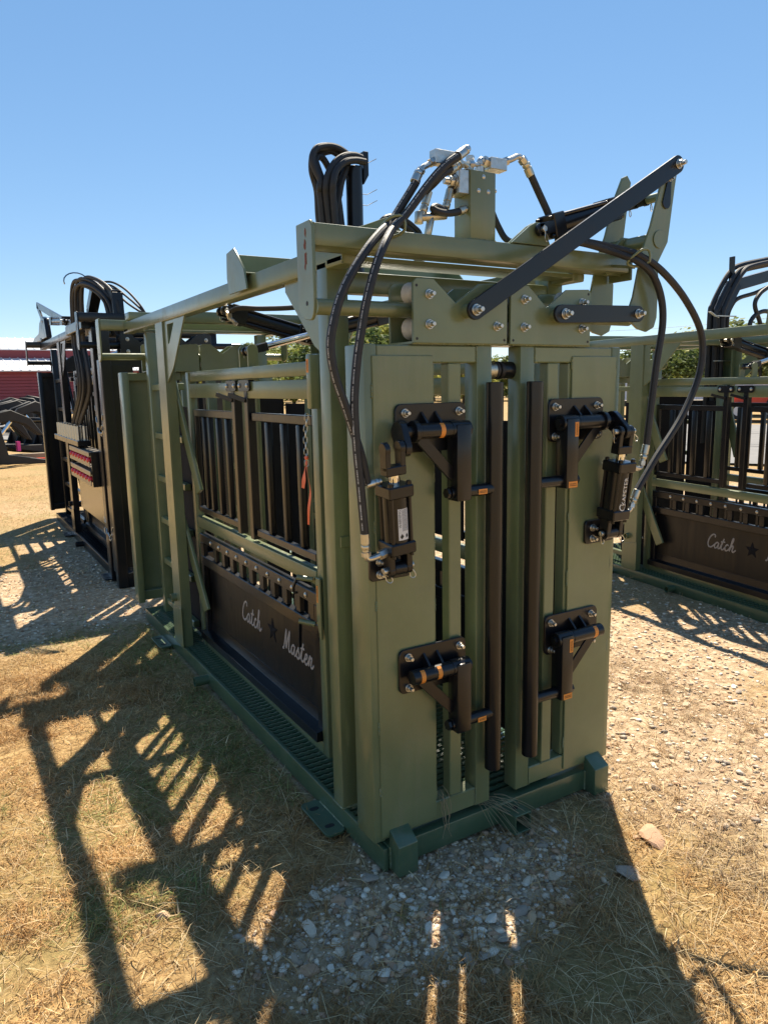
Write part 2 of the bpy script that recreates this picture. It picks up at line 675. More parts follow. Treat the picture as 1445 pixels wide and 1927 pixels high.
def ram(parent, p, q, w=0.085, t0=0.20, t1=0.66, side=(1, 0, 0), clip=True, rodmat='chrome', toppin=True):
    """tie-rod hydraulic cylinder from base pin p to rod eye q; side = pin direction"""
    p, q = Vector(p), Vector(q)
    d = (q - p)
    Ln = d.length
    d.normalize()
    s = Vector(side)
    s = (s - d * s.dot(d)).normalized()
    n = d.cross(s)

    def at(t, a=0, b=0):
        return p + d * (Ln * t) + s * a + n * b
    root = G().cyl(at(t0), at(t1), w * 0.455, 24).build('cylinder_barrel', 'black', parent)
    for ta, tb in ((t0 - 0.055, t0 + 0.045), (t1 - 0.045, t1 + 0.055)):
        g = G().bar(at(ta), at(tb), w, w, s)
        g.build('cylinder_head', 'black', root, 0.004)
    for a in (-1, 1):
        for b in (-1, 1):
            g = G().cyl(at(t0 - 0.08, a * w * 0.365, b * w * 0.365), at(t1 + 0.085, a * w * 0.365, b * w * 0.365), w * 0.075, 8)
            g.cyl(at(t1 + 0.055, a * w * 0.365, b * w * 0.365), at(t1 + 0.08, a * w * 0.365, b * w * 0.365), w * 0.1, 6)
            g.build('tie_rod', 'black', root)
    # base clevis: two ears
    for a in (-1, 1):
        g = G()
        g.bar(at(-0.02, a * w * 0.36), at(t0 - 0.05, a * w * 0.36), w * 0.22, w * 0.5, s)
        g.cyl(at(0, a * w * 0.25), at(0, a * w * 0.47), w * 0.27, 16)
        g.build('clevis_ear', 'black', root, 0.002)
    ce = min(0.17, 0.075 / Ln)
    G().cyl(at(t1), at(1 - ce), w * 0.19, 16).build('piston_rod', rodmat, root)
    g = G()
    g.bar(at(1 - ce * 1.25), at(1 - ce * 0.8), w * 0.80, w * 0.46, s)
    g.build('rod_clevis', 'black', root, 0.003)
    for a in (-1, 1):
        g = G()
        g.bar(at(1 - ce, a * w * 0.30), at(1.0, a * w * 0.30), w * 0.2, w * 0.42, s)
        g.cyl(at(1.0, a * w * 0.20), at(1.0, a * w * 0.40), w * 0.25, 16)
        g.build('clevis_ear', 'black', root, 0.002)
    for t in ((0.0, 1.0) if toppin else (0.0,)):
        G().cyl(at(t, -w * 0.62), at(t, w * 0.62), w * 0.125, 14).build('clevis_pin', 'zinc', root, 0.0015)
        if clip:
            for a in (-1, 1):
                e = at(t, a * w * 0.60)
                me = HAIRPIN
                o = inst('hairpin_clip', me, root, e, (0, rnd.uniform(-0.5, 0.5), rnd.uniform(-0.4, 0.4)), 1.0)
    return root


def copy_tree(o, parent=None):
    c = o.copy()
    COL.objects.link(c)
    c.parent = parent
    for ch in list(o.children):
        copy_tree(ch, c)
    return c


# ------------------------------------------------------------------ ground
def hash2(ix, iy, seed):
    h = (ix * 374761393 + iy * 668265263 + seed * 1442695041) & 0xffffffff
    h = ((h ^ (h >> 13)) * 1274126177) & 0xffffffff
    return ((h ^ (h >> 16)) & 0xffff) / 65535.0


def vnoise(x, y, sc, seed=0):
    x = np.asarray(x, dtype=np.float64) * sc + 1000
    y = np.asarray(y, dtype=np.float64) * sc + 1000
    ix, iy = np.floor(x).astype(np.int64), np.floor(y).astype(np.int64)
    fx, fy = x - ix, y - iy
    fx, fy = fx * fx * (3 - 2 * fx), fy * fy * (3 - 2 * fy)
    a, b = hash2(ix, iy, seed), hash2(ix + 1, iy, seed)
    c, d = hash2(ix, iy + 1, seed), hash2(ix + 1, iy + 1, seed)
    return (a * (1 - fx) + b * fx) * (1 - fy) + (c * (1 - fx) + d * fx) * fy


def sstep(a, b, x):
    t = np.clip((x - a) / (b - a), 0, 1)
    return t * t * (3 - 2 * t)


def gheight(x, y):
    x, y = np.asarray(x, float), np.asarray(y, float)
    h = -0.075 * sstep(1.3, 3.3, x) + 0.0 * y
    h = h + (vnoise(x, y, 2.2, 3) - 0.5) * 0.018 + (vnoise(x, y, 7, 4) - 0.5) * 0.008
    h = h - 0.012
    far = np.hypot(x, y)
    return h + sstep(12, 60, far) * (vnoise(x, y, 0.05, 9) - 0.5) * 0.25


def gravel(x, y):
    """1 = stones and bare dirt, 0 = dry grass"""
    n = vnoise(x, y, 1.3, 11) * 0.6 + vnoise(x, y, 4.0, 12) * 0.4 - 0.5
    a = 1 - sstep(0.30, 1.12, np.hypot((x - 0.08) / 0.74, (y + 0.22) / 0.36) + n * 0.55)          # in front of the gates
    b = sstep(0.75, 1.35, x + n * 0.5 + 0.25 * (y + 0.2)) * (1 - 0.60 * sstep(0.40, 0.62, vnoise(x, y, 1.1, 21)))  # right of the chute
    c = sstep(3.0, 3.5, y + n * 0.8) * (1 - sstep(5.0, 5.9, y + n)) * sstep(-2.6, -1.6, x)          # behind, beside the black chute
    inside = (x > -0.02) & (x < 1.05) & (y > 0) & (y < 8.5)
    far = 1 - 0.85 * sstep(5, 12, np.hypot(x, y))
    return np.clip(np.maximum(np.maximum(a, b * far), np.maximum(c, inside * 0.8)), 0, 1)


def axis_coords(c, near, step, far, growth=1.12):
    out = list(np.arange(c - near, c + near + 1e-6, step))
    d, s = near, step
    while d < far:
        s *= growth
        d += s
        out = [c - d] + out + [c + d]
    return np.array(out)


gx = axis_coords(0.6, 3.2, 0.03, 900)
gy = axis_coords(1.2, 3.4, 0.03, 900)
GX, GY = np.meshgrid(gx, gy)
GZ = gheight(GX, GY)
nx, ny = len(gx), len(gy)
verts = np.stack([GX, GY, GZ], -1).reshape(-1, 3)
idx = np.arange(nx * ny).reshape(ny, nx)
quads = np.stack([idx[:-1, :-1], idx[:-1, 1:], idx[1:, 1:], idx[1:, :-1]], -1).reshape(-1, 4)


def np_mesh(name, verts, faces, material):
    me = bpy.data.meshes.new(name)
    k = faces.shape[1]
    me.vertices.add(len(verts))
    me.vertices.foreach_set('co', np.ascontiguousarray(verts, dtype=np.float32).ravel())
    me.loops.add(faces.size)
    me.loops.foreach_set('vertex_index', np.ascontiguousarray(faces, dtype=np.int32).ravel())
    me.polygons.add(len(faces))
    me.polygons.foreach_set('loop_start', np.arange(0, faces.size, k, dtype=np.int32))
    me.update(calc_edges=True)
    me.validate()
    me.materials.append(MATS[material] if isinstance(material, str) else material)
    return me


def add_tint(me, cols):
    a = me.color_attributes.new('tint', 'FLOAT_COLOR', 'POINT')
    c = np.ones((len(cols), 4), dtype=np.float32)
    c[:, :3] = cols
    a.data.foreach_set('color', c.ravel())


# ground material: dirt, straw thatch and stony dust, mixed by the sheet's own mask
gm = bpy.data.materials.new('ground')
gm.use_nodes = True
t = gm.node_tree
pb = t.nodes['Principled BSDF']
pb.inputs['Roughness'].default_value = 0.95
pb.inputs['Specular IOR Level'].default_value = 0.15
tc = t.nodes.new('ShaderNodeTexCoord')


def tnoise(scale, det=6, rough=0.65):
    n = t.nodes.new('ShaderNodeTexNoise')
    n.inputs['Scale'].default_value = scale
    n.inputs['Detail'].default_value = det
    n.inputs['Roughness'].default_value = rough
    t.links.new(tc.outputs['Object'], n.inputs['Vector'])
    return n.outputs['Fac']


def tramp(fac, stops):
    r = t.nodes.new('ShaderNodeValToRGB')
    els = r.color_ramp.elements
    while len(els) < len(stops):
        els.new(0.5)
    for e, (p, c) in zip(els, stops):
        e.position = p
        e.color = (*c, 1)
    t.links.new(fac, r.inputs['Fac'])
    return r.outputs['Color']


def tmix(f, a, b):
    m = t.nodes.new('ShaderNodeMix')
    m.data_type = 'RGBA'
    t.links.new(f, m.inputs[0])
    t.links.new(a, m.inputs[6])
    t.links.new(b, m.inputs[7])
    return m.outputs[2]


thatch = tramp(tnoise(38, 8, 0.75), [(0.30, (0.14, 0.085, 0.038)), (0.48, (0.32, 0.205, 0.088)), (0.66, (0.54, 0.37, 0.17))])
olive = tramp(tnoise(30, 8, 0.75), [(0.32, (0.11, 0.095, 0.035)), (0.68, (0.34, 0.28, 0.105))])
patch = tramp(tnoise(0.9, 4), [(0.50, (0, 0, 0)), (0.66, (0.75, 0.75, 0.75))])
grassy = tmix(patch, thatch, olive)
dirt = tramp(tnoise(22, 9, 0.7), [(0.30, (0.19, 0.120, 0.065)), (0.5, (0.42, 0.30, 0.185)), (0.70, (0.70, 0.56, 0.40))])
at = t.nodes.new('ShaderNodeAttribute')
at.attribute_name = 'tint'
colr = tmix(at.outputs['Fac'], grassy, dirt)
t.links.new(colr, pb.inputs['Base Color'])
bp_ = t.nodes.new('ShaderNodeBump')
bp_.inputs['Strength'].default_value = 0.7
bp_.inputs['Distance'].default_value = 0.02
t.links.new(tnoise(55, 8, 0.7), bp_.inputs['Height'])
t.links.new(bp_.outputs[0], pb.inputs['Normal'])
gme = np_mesh('ground', verts, quads, gm)
add_tint(gme, np.repeat(gravel(verts[:, 0], verts[:, 1])[:, None], 3, 1))
gme.polygons.foreach_set('use_smooth', [True] * len(gme.polygons))
ground = bpy.data.objects.new('ground', gme)
COL.objects.link(ground)
tag(ground, 'dry trampled ground of straw coloured grass and stony dirt', 'ground', kind='structure')

# ------------------------------------------------------------------ lettering strokes (brush script)
STROKES = {
    'C': ([[(.66, .80), (.66, .95), (.50, 1.0), (.30, .86), (.14, .56), (.10, .24), (.22, .04), (.42, .03), (.60, .16), (.72, .30)]], .66),
    'a': ([[(.40, .40), (.28, .47), (.12, .36), (.06, .15), (.14, .02), (.28, .10), (.38, .32), (.41, .44), (.37, .18), (.42, .03), (.54, .08), (.62, .24)]], .58),
    't': ([[(.02, .24), (.14, .55), (.24, .84), (.13, .45), (.08, .14), (.16, .01), (.30, .07), (.40, .22)], [(.00, .57), (.16, .59), (.36, .61)]], .37),
    'c': ([[(.32, .38), (.22, .47), (.09, .34), (.05, .14), (.13, .01), (.28, .05), (.42, .20)]], .40),
    'h': ([[(.02, .20), (.20, .62), (.28, .90), (.24, 1.0), (.17, .80), (.05, .02)], [(.06, .10), (.16, .36), (.28, .47), (.33, .36), (.28, .12), (.36, .01), (.50, .10), (.58, .20)]], .55),
    'M': ([[(-.02, .04), (.08, .02), (.18, .30), (.34, .98), (.34, .60), (.36, .10), (.50, .52), (.70, .98), (.66, .52), (.64, .12), (.70, .02), (.82, .10)]], .84),
    's': ([[(.00, .20), (.14, .40), (.20, .50), (.20, .38), (.30, .22), (.28, .05), (.14, .00), (.04, .08)], [(.28, .06), (.40, .12), (.46, .22)]], .42),
    'e': ([[(.02, .20), (.18, .24), (.28, .36), (.24, .46), (.14, .42), (.06, .22), (.10, .04), (.24, .01), (.40, .18)]], .38),
    'r': ([[(.02, .20), (.12, .42), (.16, .50), (.18, .40), (.34, .44), (.30, .26), (.27, .08), (.34, .00), (.46, .08), (.52, .20)], [(.12, .40), (.10, .20), (.06, .02)]], .5),
}


def word(txt, y0, z0, h, xf, d=-1, wid=0.0060):
    """word of raised brush strokes on the face x = xf; runs towards -y"""
    g = G()
    u = 0.0
    for ch in txt:
        st, adv = STROKES[ch]
        for s in st:
            pts = [(0.0, u + a + 0.12 * b, b) for a, b in s]
            sp = spline([Vector(p) for p in pts], 4)
            n0 = len(g.bm.verts)
            g.pipe([Vector((0, p.y * h, p.z * h)) for p in sp], wid, 6)
        u += adv
    for v in g.bm.verts:
        v.co = Vector((xf + d * 0.0012 + v.co.x * 0.28, y0 - v.co.y, z0 + v.co.z))
    return g


def star_raised(y, z, r, xf, d=-1):
    pts = []
    for i in range(10):
        a = math.pi / 2 + i * math.pi / 5
        rr = r if i % 2 == 0 else r * 0.42
        pts.append((xf + d * 0.002, y - rr * math.cos(a), z + rr * math.sin(a)))
    vs = pts + [(xf + d * 0.009, y, z)] + [(xf - d * 0.001, p[1], p[2]) for p in pts]
    fs = [(i, (i + 1) % 10, 10) for i in range(10)] + [(i, 11 + i, 11 + (i + 1) % 10, (i + 1) % 10) for i in range(10)]
    return G().poly(vs, fs)


XC = 0.517
HALF = 0.517


def build_chute(R, L=3.42, gm='green', fm='green_floor', front=True, logo=True, rear_shift=0.0, side_door=True):
    """cattle squeeze chute; local x across, y from the head gate (0) to the tail gate (L), z up"""
    k = 'black'

    def mir(p):
        return Vector((2 * XC - p.x, p.y, p.z))

    def rear(p):
        return Vector((p.x, L - p.y, p.z))

    both = (None, mir)
    # ---- base frame
    for tf in both:
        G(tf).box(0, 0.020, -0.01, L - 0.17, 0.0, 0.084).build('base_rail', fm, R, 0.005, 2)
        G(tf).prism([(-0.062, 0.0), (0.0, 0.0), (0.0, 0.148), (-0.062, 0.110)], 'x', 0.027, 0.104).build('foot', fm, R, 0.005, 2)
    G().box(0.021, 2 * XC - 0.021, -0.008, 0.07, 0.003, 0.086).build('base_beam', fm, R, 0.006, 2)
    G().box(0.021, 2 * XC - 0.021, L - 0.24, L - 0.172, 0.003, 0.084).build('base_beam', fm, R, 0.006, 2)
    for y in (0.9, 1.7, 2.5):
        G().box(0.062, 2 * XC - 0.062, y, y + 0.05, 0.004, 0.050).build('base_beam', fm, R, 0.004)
    if front:
        g = G()   # hollow receiver tube with a black disc for its pin hole
        x0, x1, z0, z1, w = 0.496, 0.572, 0.004, 0.078, 0.006
        for a, b, c, d in ((x0, x1, z0, z0 + w), (x0, x1, z1 - w, z1), (x0, x0 + w, z0 + w, z1 - w), (x1 - w, x1, z0 + w, z1 - w)):
            g.box(a, b, -0.095, -0.0085, c, d)
        o = g.build('receiver_tube', fm, R, 0.0015)
        G().cyl((0.534, -0.050, 0.0785), (0.534, -0.050, 0.0796), 0.0095, 16).build('pin_hole_disc', 'black_ink', o)  # solid disc; the shade inside the pin hole is its black colour
    for y0 in (0.25, 2.56):
        for tf in both:
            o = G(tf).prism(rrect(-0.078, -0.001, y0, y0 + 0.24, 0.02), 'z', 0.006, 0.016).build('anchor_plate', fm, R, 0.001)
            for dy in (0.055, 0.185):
                G(tf).prism(capsule((-0.050, y0 + dy), (-0.034, y0 + dy), 0.011, 0.011), 'z', 0.0162, 0.0168).build('anchor_slot_disc', 'black_ink', o)  # black shape laid on the plate, painting the dark of an open slot
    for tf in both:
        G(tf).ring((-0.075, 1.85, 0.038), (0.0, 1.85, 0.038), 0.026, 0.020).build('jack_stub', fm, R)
    # ---- floor rods, ribbed like reinforcing bar
    g = G()
    nseg = 30
    pts, rr = [], []
    for i in range(nseg * 3 + 1):
        f = i / (nseg * 3)
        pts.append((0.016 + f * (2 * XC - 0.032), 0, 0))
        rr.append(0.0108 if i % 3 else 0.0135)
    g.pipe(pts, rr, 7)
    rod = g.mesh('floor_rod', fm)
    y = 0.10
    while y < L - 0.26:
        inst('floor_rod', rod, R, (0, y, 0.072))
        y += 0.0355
    # ---- posts
    for tf in both:
        G(tf).box(0.0, 0.078, 0.275, 0.350, 0.078, 2.0).build('post', gm, R, 0.006, 2)
        # channel post beside the squeeze door
        g = G(tf)
        g.box(0.0, 0.007, 2.30, 2.45, 0.078, 1.976)
        g.box(0.007, 0.06, 2.30, 2.307, 0.078, 1.976)
        g.box(0.007, 0.06, 2.443, 2.45, 0.078, 1.976)
        o = g.build('post', gm, R, 0.002)
        G(tf).prism([(2.285, 0.084), (2.465, 0.084), (2.465, 0.30), (2.285, 0.33)], 'x', -0.006, -0.0005).build('base_shoe', gm, o, 0.002)
        G(tf).prism_ring([(2.30, 1.973), (1.90, 1.973), (2.16, 1.72), (2.30, 1.64)], [(2.235, 1.955), (2.10, 1.955), (2.205, 1.855), (2.235, 1.85)], 'x', 0.010, 0.018).build('gusset', gm, o, 0.001)
        G(tf).box(0.10, 0.165, L - 0.34, L - 0.27, 0.078, 1.972).build('post', gm, R, 0.005, 2)
        if front:
            G(tf).prism([(0.35, 1.975), (0.66, 1.975), (0.66, 1.945), (0.43, 1.74), (0.35, 1.70)], 'x', 0.024, 0.031).build('gusset', gm, R, 0.001)
        # rungs of the rear side panel
        for z in (0.16, 0.45, 0.735, 1.02, 1.305, 1.62):
            G(tf).box(0.112, 0.150, 2.452, L - 0.345, z - 0.02, z + 0.02).build('side_rung', gm, R, 0.004)
        o = G(tf).box(0.152, 0.157, 2.36, 2.66, 0.10, 1.50).build('side_sheet', 'belting', R)
        for z in (0.34, 0.62, 0.92, 1.22):
            inst('bolt', BUTTON, o, tf(Vector((0.152, 2.385, z))) if tf else (0.152, 2.385, z), ROT['-x' if tf is None else '+x'], 0.8)
        if tf:
            G(tf).box(0.168, 0.173, 0.69, 1.10, 0.90, 1.50).build('side_sheet', 'belting', R)
            G(tf).box(0.168, 0.173, 2.662, L - 0.35, 0.10, 1.56).build('side_sheet', 'belting', R)
        o = G(tf).box(0.152, 0.157, 0.13, 0.62, 0.10, 1.45).build('side_sheet', 'belting', R)
        # top rail
        G(tf).box(0.0, 0.062, 0.162, L - 0.155, 1.974, 2.046).build('top_rail', gm, R, 0.005, 2)
    # ---- cross members on top
    g = G().box(-0.02, 2 * XC + 0.02, 0.93, 1.10, 2.047, 2.052)
    g.box(-0.02, 2 * XC + 0.02, 1.094, 1.10, 2.052, 2.145)
    g.build('top_channel', gm, R, 0.001)
    for tf in both:
        G(tf).prism([(0.905, 1.985), (1.105, 1.985), (1.125, 2.05), (1.115, 2.148), (1.03, 2.158), (0.93, 2.065)], 'x', -0.030, -0.022).build('guard_plate', gm, R, 0.001)
    G().box(0.063, 2 * XC - 0.063, 0.28, 0.345, 1.905, 1.972).build('cross_beam', gm, R, 0.005, 2)
    G().box(0.063, 2 * XC - 0.063, 2.33, 2.40, 1.976, 2.040).build('cross_beam', gm, R, 0.005, 2)
    G().box(-0.004, 2 * XC + 0.004, L - 0.36, L - 0.24, 2.048, 2.10).build('cross_beam', gm, R, 0.005, 2)
    # ---- head gate end and tail gate end share their track and leaves
    for end in (0, 1):
        tfe = rear if end else None

        def E(p):
            return tfe(Vector(p)) if tfe else Vector(p)
        fd = '+y' if end else '-y'
        # track beam, pipe and end plate
        G(tfe).box(-0.145, 1.165, 0.062, 0.160, 2.0, 2.064).build('track_beam', gm, R, 0.006, 2)
        G(tfe).box(0.0, 2 * XC, 0.163, 0.27, 1.985, 2.000).build('track_plate', gm, R, 0.001)
        G(tfe).cyl((-0.150, 0.060, 1.830), (1.165, 0.060, 1.830), 0.0235, 20).build('track_pipe', gm, R)
        pl = [(0.055, 2.052), (0.085, 2.071), (0.160, 2.066), (0.160, 1.90), (0.108, 1.86)]
        pl = [(0.052, 2.05), (0.066, 2.07), (0.158, 2.07)] + [(0.080 + 0.078 * math.cos(a) * (1 if math.cos(a) > 0 else 0.36), 1.838 + 0.045 * math.sin(a)) for a in [rad(v) for v in range(0, -181, -20)]]
        o = G(tfe).prism(pl, 'x', -0.156, -0.1455).build('end_plate', gm, R, 0.002)
        G(tfe).cyl((-0.1566, 0.098, 1.842), (-0.1558, 0.098, 1.842), 0.007, 12).build('pin_hole_disc', 'black_ink', o)  # raised disc, coloured black for the shade within the hole
        if end == 0:
            for (yy, zz, ry, rz) in ((0.094, 2.040, 0.006, 0.013), (0.099, 2.006, 0.008, 0.016), (0.096, 1.968, 0.009, 0.022), (0.101, 1.945, 0.005, 0.010)):
                G().prism([(yy + ry * (0.6 + 0.6 * rnd.random()) * math.cos(a), zz + rz * (0.6 + 0.6 * rnd.random()) * math.sin(a)) for a in [i * 0.571 for i in range(11)]], 'x', -0.1566, -0.1561).build('rust_stain', 'rust', o)
        if end == 1:
            G(tfe).prism(pl, 'x', 1.166, 1.176).build('end_plate', gm, R, 0.002)
        for side in (0, 1):
            def U(u):
                return XC - u if side == 0 else XC + u
            sh = 0.0
            if end == 1 and side == 0:
                sh = rear_shift

            def T(v):
                return E((v[0] + sh, v[1], v[2]))
            tfl = lambda c: T(c)
            leaf = bpy.data.objects.new('gate_leaf', None)
            # stiles, rails and slat of one gate leaf
            fr = G(tfl)
            fr.box(U(0.500), U(0.544), 0.0, 0.118, 0.108, 1.724)
            leaf = fr.build('gate_stile', gm, R, 0.005, 2)
            G(tfl).box(U(0.061), U(0.125), 0.0, 0.066, 0.108, 1.724).build('gate_stile', gm, leaf, 0.005, 2)
            G(tfl).box(U(0.288), U(0.320), 0.004, 0.055, 0.182, 1.668).build('gate_stile', gm, leaf, 0.004)
            G(tfl).box(U(0.125), U(0.500), 0.001, 0.060, 1.668, 1.722).build('gate_rail', gm, leaf, 0.004)
            G(tfl).box(U(0.125), U(0.500), 0.001, 0.060, 0.110, 0.180).build('gate_rail', gm, leaf, 0.004)
            G(tfl).box(U(0.187), U(0.236), 0.001, 0.045, 0.181, 1.667).build('gate_slat', gm, leaf, 0.003)
            # face sheet, 4 mm, laid on the frame with a step at its seam
            G(tfl).box(U(0.2985), U(0.518), -0.005, 0.003, 0.122, 1.690).build('face_sheet', gm, leaf, 0.002)
            if end == 0:
                for zz in (0.24, 0.52, 0.86, 1.13, 1.32, 1.60):
                    for ue in (0.2975, 0.519):
                        z0 = zz + rnd.uniform(-0.05, 0.05)
                        weld(leaf, T((U(ue), -0.001, z0)), T((U(ue), -0.001, z0 + rnd.uniform(0.03, 0.06))), 'green')
                weld(leaf, T((U(0.126), -0.0005, 1.669)), T((U(0.126), -0.0005, 1.721)), gm, 0.003)
                weld(leaf, T((U(0.126), -0.0005, 0.112)), T((U(0.126), -0.0005, 0.178)), gm, 0.003)
                weld(leaf, T((U(0.375), -0.004, 1.7262)), T((U(0.02), -0.004, 1.7262)), gm, 0.004)
                for ua in (0.187, 0.236):
                    weld(leaf, T((U(ua), 0.0, 0.181)), T((U(0.2115), 0.0, 0.181)), gm, 0.0028)
            # roller hanger plates, front and back
            x0 = (0.141 if side == 0 else 0.521)
            prof = [(0, 1.727), (0, 1.905), (0.012, 1.917), (0.075, 1.918), (0.158, 1.850), (0.25, 1.912), (0.355, 1.918), (0.366, 1.905), (0.366, 1.727)]
            for ya, yb in ((-0.014, -0.003), (0.119, 0.130)):
                G(tfl).prism([(x0 + a, b) for a, b in prof], 'y', ya, yb).build('hanger_plate', gm, leaf, 0.0015)
            G(tfl).box(x0, x0 + 0.366, -0.003, 0.119, 1.7245, 1.733).build('hanger_foot', gm, leaf, 0.001)
            for bx in (0.058, 0.322):
                for bz in (1.872, 1.783):
                    inst('bolt', BOLT, leaf, T((x0 + bx, -0.014, bz)), ROT[fd], 1.15)
                    if end == 0:
                        inst('bolt', BUTTON, leaf, T((x0 + bx, 0.130, bz)), ROT['+y'], 1.1)
                    g = G(tfl)
                    zc = 1.8835 if bz > 1.83 else 1.7765
                    g.pipe([(x0 + bx, 0.030, zc), (x0 + bx, 0.038, zc), (x0 + bx, 0.060, zc), (x0 + bx, 0.082, zc), (x0 + bx, 0.090, zc)], [0.036, 0.034, 0.029, 0.034, 0.036], 16)
                    g.build('roller', 'nylon', leaf)
            for hx, hz in ((0.012, 1.896), (0.352, 1.902), (0.012, 1.740), (0.354, 1.740)):
                G(tfl).cyl((x0 + hx, -0.0146, hz), (x0 + hx, -0.0138, hz), 0.0045, 8).build('bolt_hole_disc', 'black_ink', leaf)  # black dots on the plate; colour stands for the unlit bolt holes
            if end == 0:
                # black bumper and neck bars on the leading edge
                G().cyl((U(0.067), 0.05, 1.645), (U(0.018), 0.05, 1.645), 0.029, 18).build('bumper', 'brass_zinc' if side == 0 else 'black', leaf)
                G().cyl((U(0.019), 0.05, 1.645), (U(0.003), 0.05, 1.645), 0.030, 18).build('bumper_pad', 'rubber', leaf, 0.002)
            if end == 0 and front:
                for dz, upper in ((0.0, True), (-0.783, False)):
                    # bolted bracket with a pivot tube, arm and strut
                    br = G().prism(rrect(min(U(0.18), U(0.447)), max(U(0.18), U(0.447)), 1.395 + dz, 1.545 + dz, 0.022), 'y', -0.015, -0.0053).build('neck_bar_bracket', k, R, 0.002)
                    for uu in (0.208, 0.412):
                        for zz in (1.517, 1.414):
                            inst('bolt', BOLT, br, (U(uu), -0.015, zz + dz), ROT['-y'], 1.05)
                    G().cyl((U(0.272), -0.052, 1.462 + dz), (U(0.40 if upper else 0.425), -0.052, 1.462 + dz), 0.0245, 20).build('pivot_tube', k, br, 0.002)
                    if upper:
                        G().cyl((U(0.395), -0.052, 1.462), (U(0.412), -0.052, 1.462), 0.034, 20).build('pivot_collar', k, br, 0.002)
                    for uu in (0.300, 0.352):
                        G().prism([(-0.015, 1.520 + dz), (-0.015, 1.455 + dz), (-0.040, 1.460 + dz), (-0.050, 1.486 + dz), (-0.046, 1.492 + dz)], 'x', U(uu) - 0.004, U(uu) + 0.004).build('bracket_gusset', k, br)
                    G().cyl((U(0.272), -0.050, 1.462 + dz), (U(0.198), -0.050, 1.462 + dz), 0.027, 20).build('arm_hub', k, br, 0.002)
                    G().box(U(0.206), U(0.262), -0.080, -0.022, 1.236 + dz, 1.478 + dz).build('neck_bar_arm', k, br, 0.005, 2)
                    G().cyl((U(0.198), -0.050, 1.462 + dz), (U(0.188), -0.050, 1.462 + dz), 0.014, 6).build('hex_head', k, br)
                    G().bar((U(0.385), -0.050, 1.445 + dz), (U(0.258), -0.050, 1.315 + dz), 0.008, 0.036, (0, 1, 0)).build('arm_strut', k, br, 0.001)
                    G().cyl((U(0.275), -0.050, 1.262 + dz), (U(0.285), -0.050, 1.262 + dz), 0.017, 6).build('hex_head', k, br)
                    G().cyl((U(0.272), -0.050, 1.262 + dz), (U(0.090), -0.048, 1.262 + dz), 0.0195, 18).build('link_tube', k, br)
                    # stickers
                    xa, xb = sorted((U(0.17), U(0.135)))
                    zz = 1.262 + dz
                    if side == 0:
                        orange_label(R, [(xa, -0.0702, zz - 0.012), (xb, -0.0702, zz - 0.012), (xb, -0.0702, zz + 0.005), (xa, -0.0702, zz + 0.005)])
                        for ux in ((0.318,) if upper else (0.40, 0.335)):
                            lab = G()
                            n = 6
                            for i in range(n):
                                a0, a1 = rad(115 + i * 22), rad(115 + (i + 1) * 22)
                                lab.poly([(U(ux), -0.052 + 0.0249 * math.cos(a0), 1.462 + dz + 0.0249 * math.sin(a0)), (U(ux) + 0.016, -0.052 + 0.0249 * math.cos(a0), 1.462 + dz + 0.0249 * math.sin(a0)), (U(ux) + 0.016, -0.052 + 0.0249 * math.cos(a1), 1.462 + dz + 0.0249 * math.sin(a1)), (U(ux), -0.052 + 0.0249 * math.cos(a1), 1.462 + dz + 0.0249 * math.sin(a1))], [(0, 1, 2, 3)])
                            lab.build('warning_sticker', 'orange_label', R)
                    else:
                        orange_label(R, [(U(0.216), -0.0806, 1.238 + dz), (U(0.258), -0.0806, 1.238 + dz), (U(0.258), -0.0806, 1.260 + dz), (U(0.216), -0.0806, 1.260 + dz)])
                        orange_label(R, [(U(0.241), -0.0806, 1.415 + dz), (U(0.258), -0.0806, 1.415 + dz), (U(0.258), -0.0806, 1.465 + dz), (U(0.241), -0.0806, 1.465 + dz)])
                    if not upper and side == 1:
                        lab = G()
                        for i in range(6):
                            a0, a1 = rad(115 + i * 22), rad(115 + (i + 1) * 22)
                            c, s_ = [-0.052 + 0.0249 * math.cos(a) for a in (a0, a1)], [1.462 + dz + 0.0249 * math.sin(a) for a in (a0, a1)]
                            lab.poly([(U(0.375), c[0], s_[0]), (U(0.392), c[0], s_[0]), (U(0.392), c[1], s_[1]), (U(0.375), c[1], s_[1])], [(0, 1, 2, 3)])
                        lab.build('warning_sticker', 'orange_label', R)
                G().cyl((U(0.086), -0.045, 0.266), (U(0.086), -0.045, 1.606), 0.0285, 22).build('neck_bar', k, R, 0.002)
    # ---- squeeze doors
    for tf in both:
        d = '-x' if tf is None else '+x'

        def Q(p):
            return tf(Vector(p)) if tf else Vector(p)
        xo, xi = 0.125, 0.165
        y0, y1 = 0.632, 2.345
        fr = G(tf).box(xo, xi, y1 - 0.075, y1, 0.075, 1.699).build('door_stile', gm, R, 0.004, 2)
        G(tf).box(xo, xi, y0, y0 + 0.055, 0.075, 1.725).build('door_stile', gm, fr, 0.004, 2)
        for za, zb, dx in ((1.645, 1.699, 0), (1.555, 1.632, -0.002), (0.812, 0.872, -0.004), (0.070, 0.132, 0)):
            G(tf).box(xo + dx, xi, y0 + 0.055, y1 - 0.075, za, zb).build('door_rail', gm, fr, 0.004, 2)
